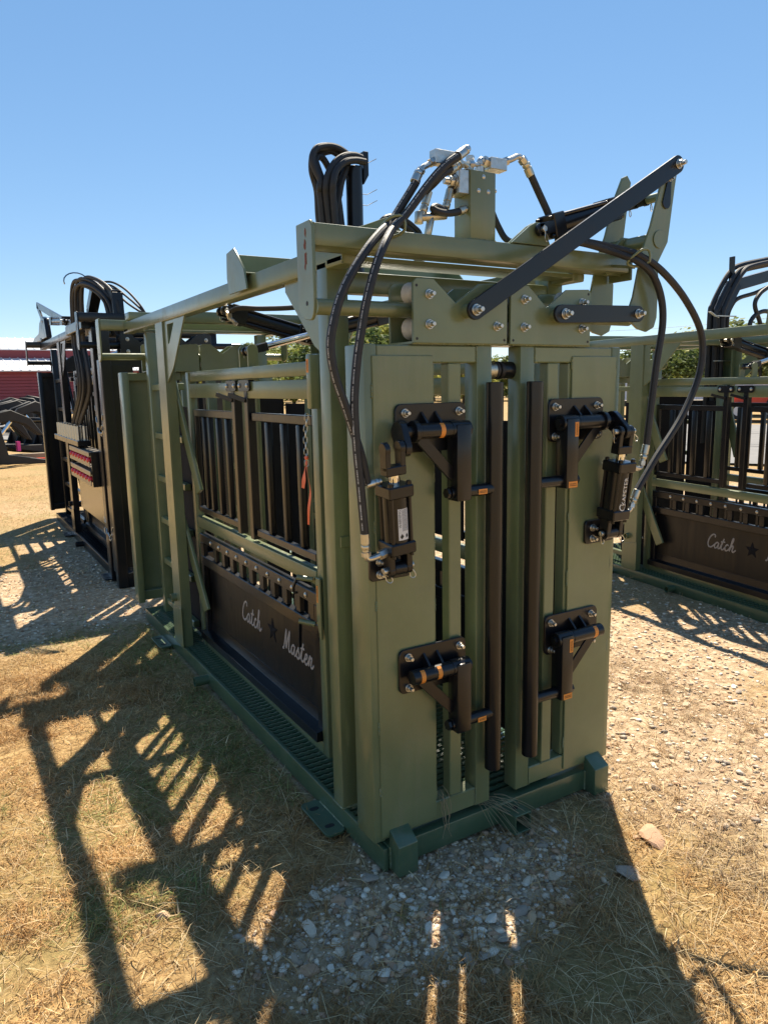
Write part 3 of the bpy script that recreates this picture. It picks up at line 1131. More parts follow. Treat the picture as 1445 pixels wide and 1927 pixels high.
        # barred drop panels, black
        for (pa, pb, bars) in ((1.575, 2.235, (1.72, 1.865, 2.005, 2.10)), (0.70, 1.335, (0.84, 1.005, 1.18))):
            pn = G(tf).box(xo + 0.004, xi - 0.006, pa, pb, 1.452, 1.490).build('bar_panel_rail', k, R, 0.003)
            G(tf).box(xo + 0.004, xi - 0.006, pa, pb, 0.905, 0.938).build('bar_panel_rail', k, pn, 0.003)
            for yb in bars:
                G(tf).box(xo + 0.006, xi - 0.004, yb - 0.019, yb + 0.019, 0.939, 1.451).build('panel_bar', k, pn, 0.007, 2)
            for yb in (pa - 0.022 if pa > 1 else pb + 0.042,):
                o = G(tf).box(xo - 0.006, xi - 0.006, yb - 0.021, yb + 0.021, 0.885, 1.640).build('panel_post', k, R, 0.003)
                G(tf).prism(rrect(yb - 0.072, yb + 0.072, 1.588, 1.640, 0.018), 'x', xo - 0.014, xo - 0.0065).build('latch_plate', k, o, 0.001)
                for dy in (-0.05, 0.05):
                    inst('bolt', BUTTON, o, Q((xo - 0.014, yb + dy, 1.614)), ROT[d], 1.2)
                G(tf).bar((xo - 0.006, yb + 0.0, 1.545), (xo - 0.055, yb + 0.09, 1.575), 0.012, 0.020).build('latch_handle', k, o, 0.001)
            ends = G(tf).box(xo + 0.010, xi - 0.008, pb - 0.002 if pa > 1 else pa - 0.030, (pb + 0.030) if pa > 1 else pa + 0.002, 0.905, 1.49).build('panel_edge', k, pn, 0.003)
        # lower drop panel with the lettering
        pn = G(tf).box(0.158, 0.162, y0 + 0.058, y1 - 0.080, 0.15, 0.600).build('kick_panel', 'black_panel', R)
        for za, zb in ((0.720, 0.772), (0.587, 0.640)):
            G(tf).box(xo + 0.002, xi, y0 + 0.058, y1 - 0.080, za, zb).build('panel_rail', k, pn, 0.003)
        for ya in (y0 + 0.058, y1 - 0.125):
            G(tf).box(xo + 0.004, 0.1575, ya, ya + 0.045, 0.178, 0.719).build('panel_stile', k, pn, 0.003)
        g = G(tf)
        g.prism([(0.100, 0.135), (0.100, 0.178), (0.150, 0.186), (0.156, 0.24), (0.1578, 0.24), (0.1578, 0.135)], 'y', y0 + 0.06, y1 - 0.082)
        g.build('panel_sill', k, pn, 0.003)
        for i in range(10):
            yb = 2.060 - i * 0.1393
            inst('bolt', BUTTON, pn, Q((xo + 0.002, yb, 0.744)), ROT[d], 1.25)
            G(tf).box(xo + 0.012, xi - 0.006, yb - 0.052, yb - 0.012, 0.6405, 0.7195).build('vent_slat', k, pn, 0.002)
            G(tf).box(xo + 0.022, xi - 0.010, yb + 0.006, yb + 0.026, 0.6405, 0.7195).build('vent_slat', k, pn, 0.002)
        if logo and tf is None:
            word('Catch', 1.690, 0.400, 0.106, 0.158).build('lettering', 'silver_paint', pn)
            word('Master', 1.150, 0.400, 0.106, 0.158).build('lettering', 'silver_paint', pn)
            star_raised(1.270, 0.450, 0.062, 0.158).build('star_emblem', 'belting', pn, angle=10)
        # swing arms between post and door
        for za, zb in ((1.665, 1.03), (0.875, 0.335)):
            o = G(tf).bar((0.060, 2.400, za + 0.02), (0.106, 2.130, zb), 0.020, 0.085, (1, 0, 0)).build('swing_arm', gm, R, 0.004)
            G(tf).cyl((0.042, 2.392, za), (0.078, 2.392, za), 0.022, 16).build('arm_pivot', gm, o)
        # clevis plate on the door and squeeze cylinder up to the opposite rail
        if front or tf is None:
            cy = 1.40 if tf is None else 1.56
            for dy in (-0.055, 0.055):
                pts = [(0.128, 1.660), (0.128, 1.76)] + [(0.152 + 0.026 * math.cos(a), 1.775 + 0.026 * math.sin(a)) for a in [rad(v) for v in range(180, -1, -20)]] + [(0.178, 1.660)]
                G(tf).prism(pts, 'y', cy + dy - 0.005, cy + dy + 0.005).build('clevis_plate', gm, R, 0.001)
            ram(R, Q((2 * XC - 0.10, cy, 1.965)), Q((0.150, cy, 1.772)), 0.085, 0.09, 0.52, (0, 1, 0))
        # gate latch handle at the front of the door
        o = G(tf).cyl((0.060, 0.74, 0.845), (0.112, 0.70, 0.835), 0.011, 12).build('latch_bolt', gm, R)
        G(tf).pipe([(0.062, 0.745, 0.84), (0.050, 0.755, 0.80), (0.062, 0.775, 0.775), (0.080, 0.79, 0.765)], 0.006, 8, smooth=4).build('latch_hook', k, o)
        o = G(tf).cyl((0.060, 0.735, 0.662), (0.112, 0.69, 0.65), 0.011, 12).build('latch_bolt', gm, R)
        G(tf).bar((0.068, 0.74, 0.655), (0.085, 0.79, 0.53), 0.012, 0.012).build('latch_hook', k, o)
        G(tf).prism([(0.632, 0.852), (0.668, 0.852), (0.668, 0.66), (0.640, 0.60), (0.632, 0.60)], 'x', 0.108, 0.118).build('latch_strip', gm, R, 0.002)
        # front upright of the door with its chain
        G(tf).box(0.085, 0.122, 0.60, 0.640, 1.52, 1.722).build('door_upright', gm, R, 0.006, 2)
        if tf is None:
            orange_label(R, [(0.0845, 0.632, 1.655), (0.0845, 0.612, 1.655), (0.0845, 0.612, 1.705), (0.0845, 0.632, 1.705)])
            orange_label(R, [(0.1075, 0.662, 0.75), (0.1075, 0.648, 0.75), (0.1075, 0.648, 0.82), (0.1075, 0.662, 0.82)])
            chain(R, [(0.088, 0.648, 1.500), (0.082, 0.655, 1.42), (0.080, 0.65, 1.35), (0.080, 0.648, 1.30)])
            chain(R, [(0.078, 0.40, 0.30), (0.080, 0.41, 0.22), (0.082, 0.42, 0.14), (0.084, 0.42, 0.105)])
        o = G(tf).ring((-0.03, 2.40, 0.37), (0.0, 2.40, 0.37), 0.024, 0.019).build('pipe_stub', gm, R)


# ------------------------------------------------------------------ main chute
chute = thing('cattle_chute', 'olive green cattle squeeze chute with two hydraulic neck bar cylinders on its closed front gates', 'cattle chute')
build_chute(chute)
CORE = list(chute.children)   # everything a second chute of the kind shares
R = chute
k = 'black'

# neck bar cylinders and their cams
for x0, p, q, us in ((-0.032, (0.044, -0.060, 1.050), (0.010, -0.092, 1.420), 1), (0.888, (0.972, -0.060, 1.050), (0.974, -0.104, 1.424), -1)):
    o = G().prism(rrect(x0, x0 + 0.152, 1.006, 1.094, 0.014), 'y', -0.017, -0.0053).build('cylinder_mount', k, R, 0.002)
    for z in (1.066, 1.026):
        inst('bolt', BOLT, o, (x0 + 0.036, -0.017, z), ROT['-y'], 1.05)
    G().cyl((p[0] - 0.021, p[1], p[2]), (p[0] + 0.021, p[1], p[2]), 0.0215, 18).build('mount_lug', k, o, 0.001)
    G().box(p[0] - 0.021, p[0] + 0.021, p[1], -0.016, p[2] - 0.021, p[2] + 0.021).build('mount_lug', k, o, 0.001)
    ram(R, p, q, 0.086, 0.20, 0.66, (1, 0, 0), toppin=(us == -1))
    cx = 0.062 if us == 1 else 0.974
    yq, zq = (-0.078, 1.418) if us == 1 else (-0.104, 1.424)
    arc = []
    G().prism([(a, b) for a, b in capsule((-0.052, 1.462), (yq, zq), 0.034, 0.027, 10)], 'x', cx - 0.011, cx + 0.011).build('cam_arm', k, R, 0.002)
    xa = XC - us * 0.40
    G().cyl((xa, -0.052, 1.462), (cx, -0.052, 1.462), 0.017, 16).build('cam_shaft', k, R)
# sticker sheets on the cylinders
g = G()
ax0, ax1 = Vector((0.0335, -0.1035, 1.155)), Vector((0.0255, -0.110, 1.265))
lab = []
dd = (ax1 - ax0).normalized()


def on_barrel(p, q, t, ang, r):
    """point on a cylinder barrel's wall; ang from -y towards +x"""
    p, q = Vector(p), Vector(q)
    d = (q - p).normalized()
    s = Vector((1, 0, 0))
    s = (s - d * s.dot(d)).normalized()
    n = s.cross(d)
    if n.y > 0:
        n = -n
    return p.lerp(q, t) + (n * math.cos(ang) + s * math.sin(ang)) * r


PL, QL = (0.044, -0.060, 1.050), (0.010, -0.092, 1.420)
PR, QR = (0.972, -0.060, 1.050), (0.974, -0.104, 1.424)


def wrap(P, Q, t0, t1, a0, a1, r, m, name, parent, n=5):
    g = G()
    for i in range(n):
        b0, b1 = a0 + (a1 - a0) * i / n, a0 + (a1 - a0) * (i + 1) / n
        g.poly([on_barrel(P, Q, t0, b0, r), on_barrel(P, Q, t0, b1, r), on_barrel(P, Q, t1, b1, r), on_barrel(P, Q, t1, b0, r)], [(0, 1, 2, 3)])
    return g.build(name, m, parent)


RB = 0.086 * 0.455
o = wrap(PL, QL, 0.27, 0.53, rad(-22), rad(30), RB + 0.0006, 'white_label', 'warning_sticker', R)
g = G()
for row in range(9):
    a = rad(-12 + row * 4.4)
    if 0 < row < 2:
        continue
    tt = 0.345
    while tt < 0.52:
        w = 0.004 + 0.008 * rnd.random()
        if row == 0:
            break
        g.poly([on_barrel(PL, QL, tt, a, RB + 0.001), on_barrel(PL, QL, tt, a + rad(2.0), RB + 0.001), on_barrel(PL, QL, tt + w, a + rad(2.0), RB + 0.001), on_barrel(PL, QL, tt + w, a, RB + 0.001)], [(0, 1, 2, 3)])
        tt += w + 0.004
g.poly([on_barrel(PL, QL, 0.28, rad(-8), RB + .001), on_barrel(PL, QL, 0.30, rad(2), RB + .001), on_barrel(PL, QL, 0.325, rad(-6), RB + .001), on_barrel(PL, QL, 0.30, rad(-16), RB + .001)], [(0, 1, 2, 3)])
g.poly([on_barrel(PL, QL, 0.285, rad(14), RB + .001), on_barrel(PL, QL, 0.295, rad(26), RB + .001), on_barrel(PL, QL, 0.325, rad(20), RB + .001), on_barrel(PL, QL, 0.31, rad(12), RB + .001)], [(0, 1, 2, 3)])
g.build('print', 'black_ink', o)


def text_wrap(txt, P, Q, t0, a0, h, r, m, parent, name='lettering', flip=1):
    """letters running up a cylinder, bent onto its wall"""
    cu = bpy.data.curves.new(name, 'FONT')
    cu.body = txt
    cu.size = 1.0
    cu.resolution_u = 2
    ob = bpy.data.objects.new('t', cu)
    COL.objects.link(ob)
    dg = bpy.context.evaluated_depsgraph_get()
    me = bpy.data.meshes.new_from_object(ob.evaluated_get(dg))
    bpy.data.objects.remove(ob)
    Ln = (Vector(Q) - Vector(P)).length
    for v in me.vertices:
        tt = t0 + v.co.x * h / Ln
        an = a0 - v.co.y * h / r
        v.co = on_barrel(P, Q, tt, an, r)
    me.materials.append(MATS[m])
    o = bpy.data.objects.new(name, me)
    COL.objects.link(o)
    o.parent = parent
    return o


text_wrap('WARNING', PL, QL, 0.375, rad(-8), 0.0115, RB + 0.0012, 'black_ink', R)
text_wrap('KAPETER', PR, QR, 0.295, rad(14), 0.026, RB + 0.0012, 'white_ink', R)
g = G()
cc = 0.285
for i in range(16):
    a, b = rad(40 + i * 17), rad(40 + (i + 1) * 17)
    for_r = []
    for (an, rr_) in ((a, 0.016), (b, 0.016), (b, 0.0125), (a, 0.0125)):
        for_r.append(on_barrel(PR, QR, cc + rr_ * math.cos(an) / 0.378, rad(2) + rr_ * math.sin(an) / RB, RB + 0.001))
    g.poly(for_r, [(0, 1, 2, 3)])
g.build('ring_emblem', 'white_ink', R)

# rocker on the right end of the track beam, links and head cylinder
up_ = [(1.193, 2.287), (1.235, 2.372), (1.262, 2.384), (1.284, 2.360), (1.273, 2.30), (1.246, 2.10), (1.194, 2.02), (1.205, 1.97), (1.203, 1.83), (1.190, 1.795), (1.150, 1.778), (1.100, 1.788), (1.055, 1.815), (1.050, 1.850), (1.072, 1.90), (1.109, 2.058), (1.150, 2.150)]
for ya, yb, nm in ((-0.040, -0.030, 'rocker_plate'), (0.172, 0.182, 'rocker_plate')):
    G().prism(up_, 'y', ya, yb).build(nm, 'green', R, 0.002)
G().cyl((1.195, -0.044, 2.106), (1.195, 0.190, 2.106), 0.027, 20).build('rocker_shaft', 'green', R, 0.001)
G().cyl((1.195, -0.0445, 2.106), (1.195, -0.042, 2.106), 0.031, 24).build('shaft_cap', 'green', R, 0.001)
G().box(1.166, 1.178, 0.058, 0.165, 1.975, 2.070).build('end_cap', 'green', R, 0.003)
G().prism([(1.08, 1.995), (1.20, 1.995), (1.235, 2.08), (1.225, 2.135), (1.165, 2.135), (1.10, 2.066)], 'y', 0.10, 0.112).build('rocker_bracket', 'green', R, 0.002)
G().prism(capsule((1.236, 2.318), (1.224, 2.235), 0.009, 0.021, 10), 'y', -0.0455, -0.0405).build('pin_keeper', 'black', R, 0.001)
bolt(R, (1.237, -0.0455, 2.318), '-y', 0.75)
lk = G().prism(capsule((0.340, 1.826), (1.256, 2.366), 0.030, 0.030, 10), 'y', -0.064, -0.052).build('link_bar', 'black', R, 0.0015)
inst('bolt', BOLT, lk, (0.340, -0.064, 1.826), ROT['-y'], 1.35)
inst('bolt', BOLT, lk, (1.256, -0.064, 2.366), ROT['-y'], 1.3)
lk = G().prism(capsule((0.700, 1.826), (1.078, 1.838), 0.030, 0.028, 10), 'y', -0.064, -0.052).build('link_bar', 'black', R, 0.0015)
inst('bolt', BOLT, lk, (0.715, -0.064, 1.826), ROT['-y'], 1.35)
inst('bolt', BOLT, lk, (1.072, -0.064, 1.838), ROT['-y'], 1.3)
for x in (0.340, 0.712):
    G().cyl((x, -0.0515, 1.826), (x, -0.012, 1.826), 0.022, 18).build('link_boss', 'green', R, 0.002)
for p in ((1.256, 2.366), (1.072, 1.838)):
    G().cyl((p[0], -0.0515, p[1]), (p[0], -0.0395, p[1]), 0.016, 14).build('link_spacer', 'green', R)
ram(R, (0.700, 0.072, 2.112), (1.222, 0.072, 2.262), 0.082, 0.16, 0.66, (0, 1, 0))
G().cyl((1.222, -0.0405, 2.262), (1.222, 0.184, 2.262), 0.016, 14).build('rocker_pin', 'green', R)
for y in (0.063, 0.081):
    G().prism([(0.585, 2.0645), (0.76, 2.0645), (0.735, 2.115), (0.715, 2.138), (0.69, 2.138), (0.665, 2.125)], 'y', y - 0.006, y + 0.006).build('cylinder_bracket', 'green', R, 0.0015)
# wedge plate behind the hose clamp
G().prism([(0.00, 2.064), (0.225, 2.064), (0.18, 2.116), (0.155, 2.122)], 'y', 0.150, 0.160).build('gusset', 'green', R, 0.001)
G().bar((1.075, -0.035, 2.002), (1.075, 0.0615, 2.020), 0.012, 0.010).build('ring_stem', 'green', R)
for x in (0.104, 1.068):
    yy, zz = (0.045, 2.070) if x < 1 else (-0.058, 2.030)
    G().pipe([(x - 0.03, yy + 0.02, zz - 0.012), (x - 0.022, yy - 0.01, zz + 0.012), (x, yy - 0.02, zz + 0.026), (x + 0.03, yy - 0.022, zz + 0.024), (x + 0.034, yy - 0.022, zz - 0.012), (x + 0.016, yy + 0.01, zz - 0.026), (x - 0.018, yy + 0.022, zz - 0.022)], 0.0048, 8, close=True, smooth=2).build('hose_ring', 'green', R)

# manifold mast
G().box(0.428, 0.532, 0.078, 0.168, 2.0645, 2.280).build('manifold_mast', 'green', R, 0.004, 2)
G().box(0.388, 0.4275, 0.085, 0.150, 2.205, 2.278).build('valve_block', 'zinc', R, 0.002)
bolt(R, (0.388, 0.112, 2.243), '-x', 1.7)
bolt(R, (0.532, 0.115, 2.235), '+x', 1.2)
for x, z in ((0.480, 2.262), (0.460, 2.218), (0.500, 2.218)):
    bolt(R, (x, 0.078, z), '-y', 0.75, BUTTON)
F = 'brass_zinc'
G().box(0.268, 0.345, 0.045, 0.080, 2.270, 2.312).build('valve_block', 'zinc', R, 0.002).rotation_euler = (0, 0, 0)
adapter(R, [(0.278, 0.062, 2.282), (0.248, 0.061, 2.264), (0.230, 0.060, 2.254), (0.219, 0.058, 2.240)], 0.011)
ferrule(R, (0.196, 0.055, 2.207), (0.220, 0.060, 2.246))
hose(R, [(0.205, 0.056, 2.216), (0.196, 0.055, 2.200), (0.151, 0.055, 2.138), (0.115, 0.05, 2.093), (0.083, 0.035, 2.066), (0.038, 0.005, 2.036), (-0.022, -0.03, 1.987), (-0.084, -0.055, 1.919), (-0.128, -0.065, 1.853), (-0.156, -0.07, 1.784), (-0.17, -0.07, 1.713), (-0.16, -0.07, 1.634), (-0.129, -0.07, 1.545), (-0.099, -0.067, 1.461), (-0.078, -0.064, 1.400), (-0.062, -0.064, 1.330), (-0.058, -0.066, 1.318)], 0.0128, 6, prnt=(-1, -0.55, 0))
ferrule(R, (0.340, 0.030, 2.294), (0.392, 0.045, 2.328), 0.015)
hose(R, [(0.342, 0.03, 2.294), (0.297, 0.03, 2.264), (0.257, 0.03, 2.228), (0.218, 0.03, 2.186), (0.175, 0.03, 2.136), (0.14, 0.03, 2.097), (0.106, 0.022, 2.069), (0.067, -0.005, 2.037), (0.025, -0.04, 1.995), (-0.009, -0.06, 1.946), (-0.037, -0.07, 1.886), (-0.058, -0.073, 1.823), (-0.073, -0.073, 1.757), (-0.09, -0.073, 1.67), (-0.102, -0.073, 1.552), (-0.098, -0.073, 1.431), (-0.088, -0.073, 1.308), (-0.078, -0.073, 1.170)], 0.0128, 6, prnt=(-1, -0.75, 0))
# hose ends on the left neck cylinder
ferrule(R, (-0.078, -0.073, 1.174), (-0.075, -0.072, 1.118), 0.0135, F)
adapter(R, [(-0.075, -0.072, 1.118), (-0.070, -0.072, 1.098), (-0.045, -0.072, 1.098), (-0.002, -0.070, 1.108)], 0.0115)
ferrule(R, (-0.062, -0.064, 1.315), (-0.020, -0.078, 1.326), 0.0115)
hose(R, [(0.335, 0.060, 2.262), (0.300, 0.052, 2.243), (0.270, 0.055, 2.215), (0.262, 0.09, 2.198)], 0.0125)
ferrule(R, (0.330, 0.062, 2.258), (0.375, 0.075, 2.284), 0.0145, F)
adapter(R, [(0.375, 0.075, 2.284), (0.405, 0.09, 2.296), (0.434, 0.10, 2.290), (0.434, 0.10, 2.279)], 0.012, F)
G().cyl((0.450, 0.11, 2.2795), (0.450, 0.11, 2.318), 0.0125, 6).cyl((0.450, 0.11, 2.318), (0.450, 0.11, 2.33), 0.014, 6).build('hose_fitting', 'zinc', R)
adapter(R, [(0.436, 0.10, 2.30), (0.47, 0.105, 2.305), (0.495, 0.11, 2.306)], 0.009, 'zinc')
ferrule(R, (0.279, 0.100, 2.200), (0.253, 0.100, 2.126), 0.013, F)
hose(R, [(0.389, 0.120, 2.275), (0.386, 0.120, 2.244), (0.378, 0.120, 2.212)], 0.0125)
ferrule(R, (0.377, 0.120, 2.220), (0.350, 0.112, 2.150), 0.013, F)
G().cyl((0.240, 0.100, 2.118), (0.344, 0.100, 2.134), 0.0135, 6).cyl((0.287, 0.100, 2.122), (0.272, 0.100, 2.062), 0.0125, 6).cyl((0.240, 0.1, 2.100), (0.243, 0.1, 2.136), 0.0145, 6).build('hose_tee', F, R, 0.001)
hose(R, [(0.347, 0.104, 2.149), (0.311, 0.10, 2.157), (0.289, 0.09, 2.147), (0.306, 0.080, 2.137), (0.349, 0.085, 2.139), (0.396, 0.095, 2.151)], 0.0115)
ferrule(R, (0.393, 0.095, 2.150), (0.4275, 0.10, 2.163), 0.014, F)
hose(R, [(0.530, 0.19, 2.30), (0.575, 0.20, 2.255), (0.612, 0.20, 2.198), (0.647, 0.20, 2.143), (0.672, 0.18, 2.098), (0.74, 0.15, 2.080)], 0.0115)
adapter(R, [(0.490, 0.11, 2.2795), (0.490, 0.11, 2.310), (0.495, 0.11, 2.322), (0.520, 0.11, 2.318)], 0.014)
G().box(0.518, 0.586, 0.085, 0.130, 2.295, 2.332).build('valve_block', 'zinc', R, 0.002)
adapter(R, [(0.575, 0.105, 2.322), (0.614, 0.10, 2.338), (0.648, 0.10, 2.352), (0.672, 0.10, 2.336)], 0.012)
ferrule(R, (0.702, 0.100, 2.298), (0.674, 0.100, 2.340), 0.0145, F)
hose(R, [(0.700, 0.100, 2.303), (0.739, 0.098, 2.245), (0.775, 0.092, 2.185), (0.792, 0.084, 2.140)], 0.0128)
# hoses to the right neck cylinder
hose(R, [(0.785, 0.03, 2.085), (0.90, 0.03, 2.080), (0.985, 0.01, 2.062), (1.035, -0.035, 2.036), (1.065, -0.06, 2.018), (1.126, -0.075, 1.975), (1.174, -0.078, 1.898), (1.189, -0.078, 1.804), (1.166, -0.078, 1.67), (1.146, -0.078, 1.516), (1.130, -0.076, 1.365)], 0.0128)
hose(R, [(0.785, 0.055, 2.09), (0.90, 0.045, 2.09), (0.985, 0.02, 2.078), (1.04, -0.03, 2.056), (1.072, -0.06, 2.038), (1.168, -0.08, 1.99), (1.309, -0.08, 1.894), (1.412, -0.08, 1.77), (1.414, -0.08, 1.63), (1.325, -0.08, 1.47), (1.183, -0.08, 1.316), (1.085, -0.08, 1.200)], 0.0128)
ferrule(R, (1.130, -0.076, 1.365), (1.112, -0.076, 1.305), 0.0140, F)
adapter(R, [(1.112, -0.076, 1.307), (1.104, -0.076, 1.284), (1.075, -0.084, 1.282), (1.018, -0.090, 1.300)], 0.011)
ferrule(R, (1.085, -0.080, 1.200), (1.060, -0.080, 1.150), 0.0140, F)
adapter(R, [(1.060, -0.080, 1.152), (1.050, -0.080, 1.130), (1.030, -0.078, 1.124), (1.005, -0.074, 1.128)], 0.011)

# mast pole with the coiled control hoses
pole = G().cyl((0.527, 1.02, 2.0525), (0.527, 1.02, 2.530), 0.036, 24).build('boom_socket', 'black', R, 0.003)
G().prism([(0.565, 2.46), (0.590, 2.50), (0.590, 2.596), (0.565, 2.596)], 'y', 1.00, 1.04).build('socket_tab', 'black', pole, 0.002)
cs = [
    [(0.369, 1.0, 2.160), (0.348, 0.99, 2.379), (0.341, 0.98, 2.415), (0.345, 0.98, 2.445), (0.333, 0.99, 2.478), (0.320, 1.0, 2.528), (0.344, 1.01, 2.575), (0.394, 1.02, 2.596), (0.441, 1.02, 2.598), (0.483, 1.02, 2.584), (0.52, 1.03, 2.565)],
    [(0.392, 0.98, 2.160), (0.366, 0.97, 2.369), (0.359, 0.96, 2.417), (0.369, 0.96, 2.463), (0.406, 0.97, 2.517), (0.458, 0.98, 2.553), (0.512, 0.99, 2.568), (0.560, 1.0, 2.564)],
    [(0.407, 0.96, 2.160), (0.386, 0.95, 2.371), (0.383, 0.94, 2.432), (0.405, 0.95, 2.485), (0.451, 0.96, 2.525), (0.506, 0.97, 2.542), (0.560, 0.98, 2.545)],
    [(0.443, 1.01, 2.160), (0.446, 1.02, 2.377), (0.437, 1.03, 2.464), (0.421, 1.04, 2.509), (0.393, 1.04, 2.549), (0.364, 1.03, 2.555), (0.346, 1.02, 2.533), (0.350, 1.01, 2.500), (0.368, 1.0, 2.443), (0.387, 0.99, 2.383), (0.408, 0.98, 2.160)],
    [(0.478, 1.03, 2.160), (0.462, 1.04, 2.366), (0.458, 1.05, 2.428), (0.473, 1.05, 2.468), (0.468, 1.05, 2.505), (0.485, 1.05, 2.535)],
    [(0.425, 1.0, 2.160), (0.415, 1.0, 2.300), (0.440, 1.0, 2.400), (0.455, 1.0, 2.46), (0.500, 1.02, 2.555), (0.470, 1.04, 2.59), (0.40, 1.05, 2.58), (0.345, 1.05, 2.53), (0.355, 1.04, 2.44), (0.38, 1.02, 2.33), (0.37, 1.0, 2.160)],
    [(0.400, 1.06, 2.150), (0.372, 1.06, 2.30), (0.362, 1.05, 2.42), (0.336, 1.04, 2.50), (0.350, 1.04, 2.57), (0.410, 1.04, 2.592), (0.47, 1.04, 2.575), (0.50, 1.045, 2.55)],
]
for c in cs:
    hose(R, c, 0.0145, 6, prnt=None)
for s_, z in ((1, 2.545), (1, 2.42), (1, 2.375), (-1, 2.44), (-1, 2.405)):
    x = 0.545 if s_ > 0 else 0.46
    a = 0.06 if s_ > 0 else -0.06
    G().pipe([(x, 1.0, z), (x + a * 0.5, 0.995, z - 0.002), (x + a, 0.99, z + 0.014 * (1 if s_ > 0 else -1)), (x + a * 1.25, 0.985, z + 0.022 * (1 if s_ > 0 else -1))], 0.0014, 5).build('cable_tie', 'black_ink', R)
hose(R, [(0.33, 0.55, 2.12), (0.345, 0.5, 2.19), (0.39, 0.5, 2.212), (0.445, 0.5, 2.205), (0.486, 0.5, 2.184), (0.515, 0.5, 2.155), (0.52, 0.5, 2.06)], 0.012)
hose(R, [(0.36, 0.55, 2.12), (0.37, 0.5, 2.17), (0.41, 0.5, 2.19), (0.455, 0.5, 2.18), (0.49, 0.5, 2.15), (0.50, 0.5, 2.06)], 0.012)
# squeeze cylinder hose fitting under the rail
adapter(R, [(0.15, 1.53, 1.905), (0.13, 1.52, 1.92), (0.105, 1.50, 1.93), (0.10, 1.48, 1.955)], 0.011, 'zinc')
hose(R, [(0.10, 1.48, 1.955), (0.14, 1.44, 1.97), (0.22, 1.36, 1.962), (0.34, 1.20, 1.96), (0.42, 1.02, 1.985), (0.45, 1.0, 2.06)], 0.0115)
# black round stop low between the leaves
G().cyl((0.50, 0.085, 0.485), (0.545, 0.085, 0.485), 0.036, 20).build('stop_disc', 'black', R, 0.002)
G().box(0.490, 0.500, 0.075, 0.120, 0.09, 0.52).build('stop_strap', 'black', R, 0.001)
# weld and stub on the left front post
G().box(0.018, 0.056, 0.268, 0.2745, 1.055, 1.095).build('weld_pad', 'green', R, 0.003)

# flagging tape tied to the door chain
tape = thing('flagging_tape', 'torn orange flagging tape tied to the chain on the green chute door', 'tape', (0.08, 0.648, 1.33))
for pts, w in ((((0, 0, 0), (-0.006, 0.012, -0.06), (-0.010, 0.022, -0.115)), 0.030), (((0, 0, 0), (-0.010, -0.022, -0.05), (-0.006, -0.036, -0.12), (-0.012, -0.028, -0.19), (-0.008, -0.012, -0.255)), 0.020)):
    sp = spline([Vector(p) for p in pts], 5)
    g = G()
    vs = []
    for i, p in enumerate(sp):
        f = i / (len(sp) - 1)
        ww = w * (0.35 + 0.65 * min(1, f * 2.2)) * (1 - 0.5 * max(0, f - 0.7))
        a = 0.9 * math.sin(f * 5)
        s = Vector((0.25 * math.sin(a), math.cos(a), 0.1)) * ww / 2
        vs += [p - s, p + s]
    g.poly(vs, [(2 * i, 2 * i + 1, 2 * i + 3, 2 * i + 2) for i in range(len(sp) - 1)])
    g.build('tape_tail', 'orange_tape', tape)
G().sphere((0, 0, 0.004), 0.009, 8, 1, 1.3, 1).build('knot', 'orange_tape', tape)

# ------------------------------------------------------------------ second green chute (a copy) with its boom
chute2 = thing('cattle_chute', 'green cattle chute on gravel with a bent black hose boom rising behind its top rail', 'cattle chute', (3.524, -0.049, -0.085), rad(-8.46))
for o in CORE:
    copy_tree(o, chute2)
Ri = Matrix.Rotation(rad(8.46), 3, 'Z')


def L2(p):
    return Ri @ (Vector(p) - Vector((3.524, -0.049, -0.085)))


B2 = [(4.902, 2.30, 0.06), (4.902, 2.3, 1.681), (4.900, 2.3, 2.133), (5.11, 2.3, 2.428), (5.70, 2.3, 2.560), (6.1, 2.3, 2.64)]
boom = G()
for a, b in zip(B2[:-1], B2[1:]):
    v = (Vector(b) - Vector(a)).normalized() * 0.02
    boom.bar(L2(Vector(a) - v), L2(Vector(b) + v), 0.10, 0.10, (0, 1, 0))
boom = boom.build('hose_boom', 'black', chute2, 0.004)
for j, (dx, dy) in enumerate(((0, 0), (-0.03, -0.03), (0.02, -0.06), (-0.045, 0.02), (0.0, 0.045))):
    pts = [(4.77, 2.25, 1.0), (4.78, 2.25, 1.681), (4.772, 2.25, 2.125), (4.80, 2.25, 2.213), (4.90, 2.25, 2.364), (5.02, 2.25, 2.50), (5.15, 2.25, 2.560), (5.534, 2.25, 2.635), (6.0, 2.25, 2.72)]
    hose(chute2, [L2((a + dx + 0.03, b + dy, c + 0.012 * j)) for a, b, c in pts], 0.022, 5)
for pts in ([(5.00, 2.3, 1.60), (5.084, 2.3, 1.773), (5.071, 2.3, 1.908), (5.048, 2.3, 2.138), (5.107, 2.3, 2.26), (5.202, 2.3, 2.324), (5.456, 2.3, 2.384), (5.75, 2.3, 2.48)],
            [(5.158, 2.0, 2.382), (5.039, 2.0, 2.319), (4.98, 2.0, 2.225), (5.065, 2.0, 2.089), (5.12, 2.0, 1.98)],
            [(4.93, 2.0, 1.97), (4.936, 2.0, 2.086), (5.037, 2.0, 2.158), (5.183, 2.0, 2.175), (5.4, 2.0, 2.10)]):
    hose(chute2, [L2(p) for p in pts], 0.019, 6)
pt = L2((5.03, 2.24, 2.50))
G().bar(pt - Vector((0.03, 0, 0.10)), pt + Vector((-0.04, 0, 0.16)), 0.02, 0.05).build('boom_tab', 'black', chute2, 0.002)
pt = L2((4.77, 2.2, 2.13))
G().bar(pt, pt + Vector((-0.10, 0, 0.05)), 0.03, 0.004).build('hose_tag', 'white_ink', chute2)
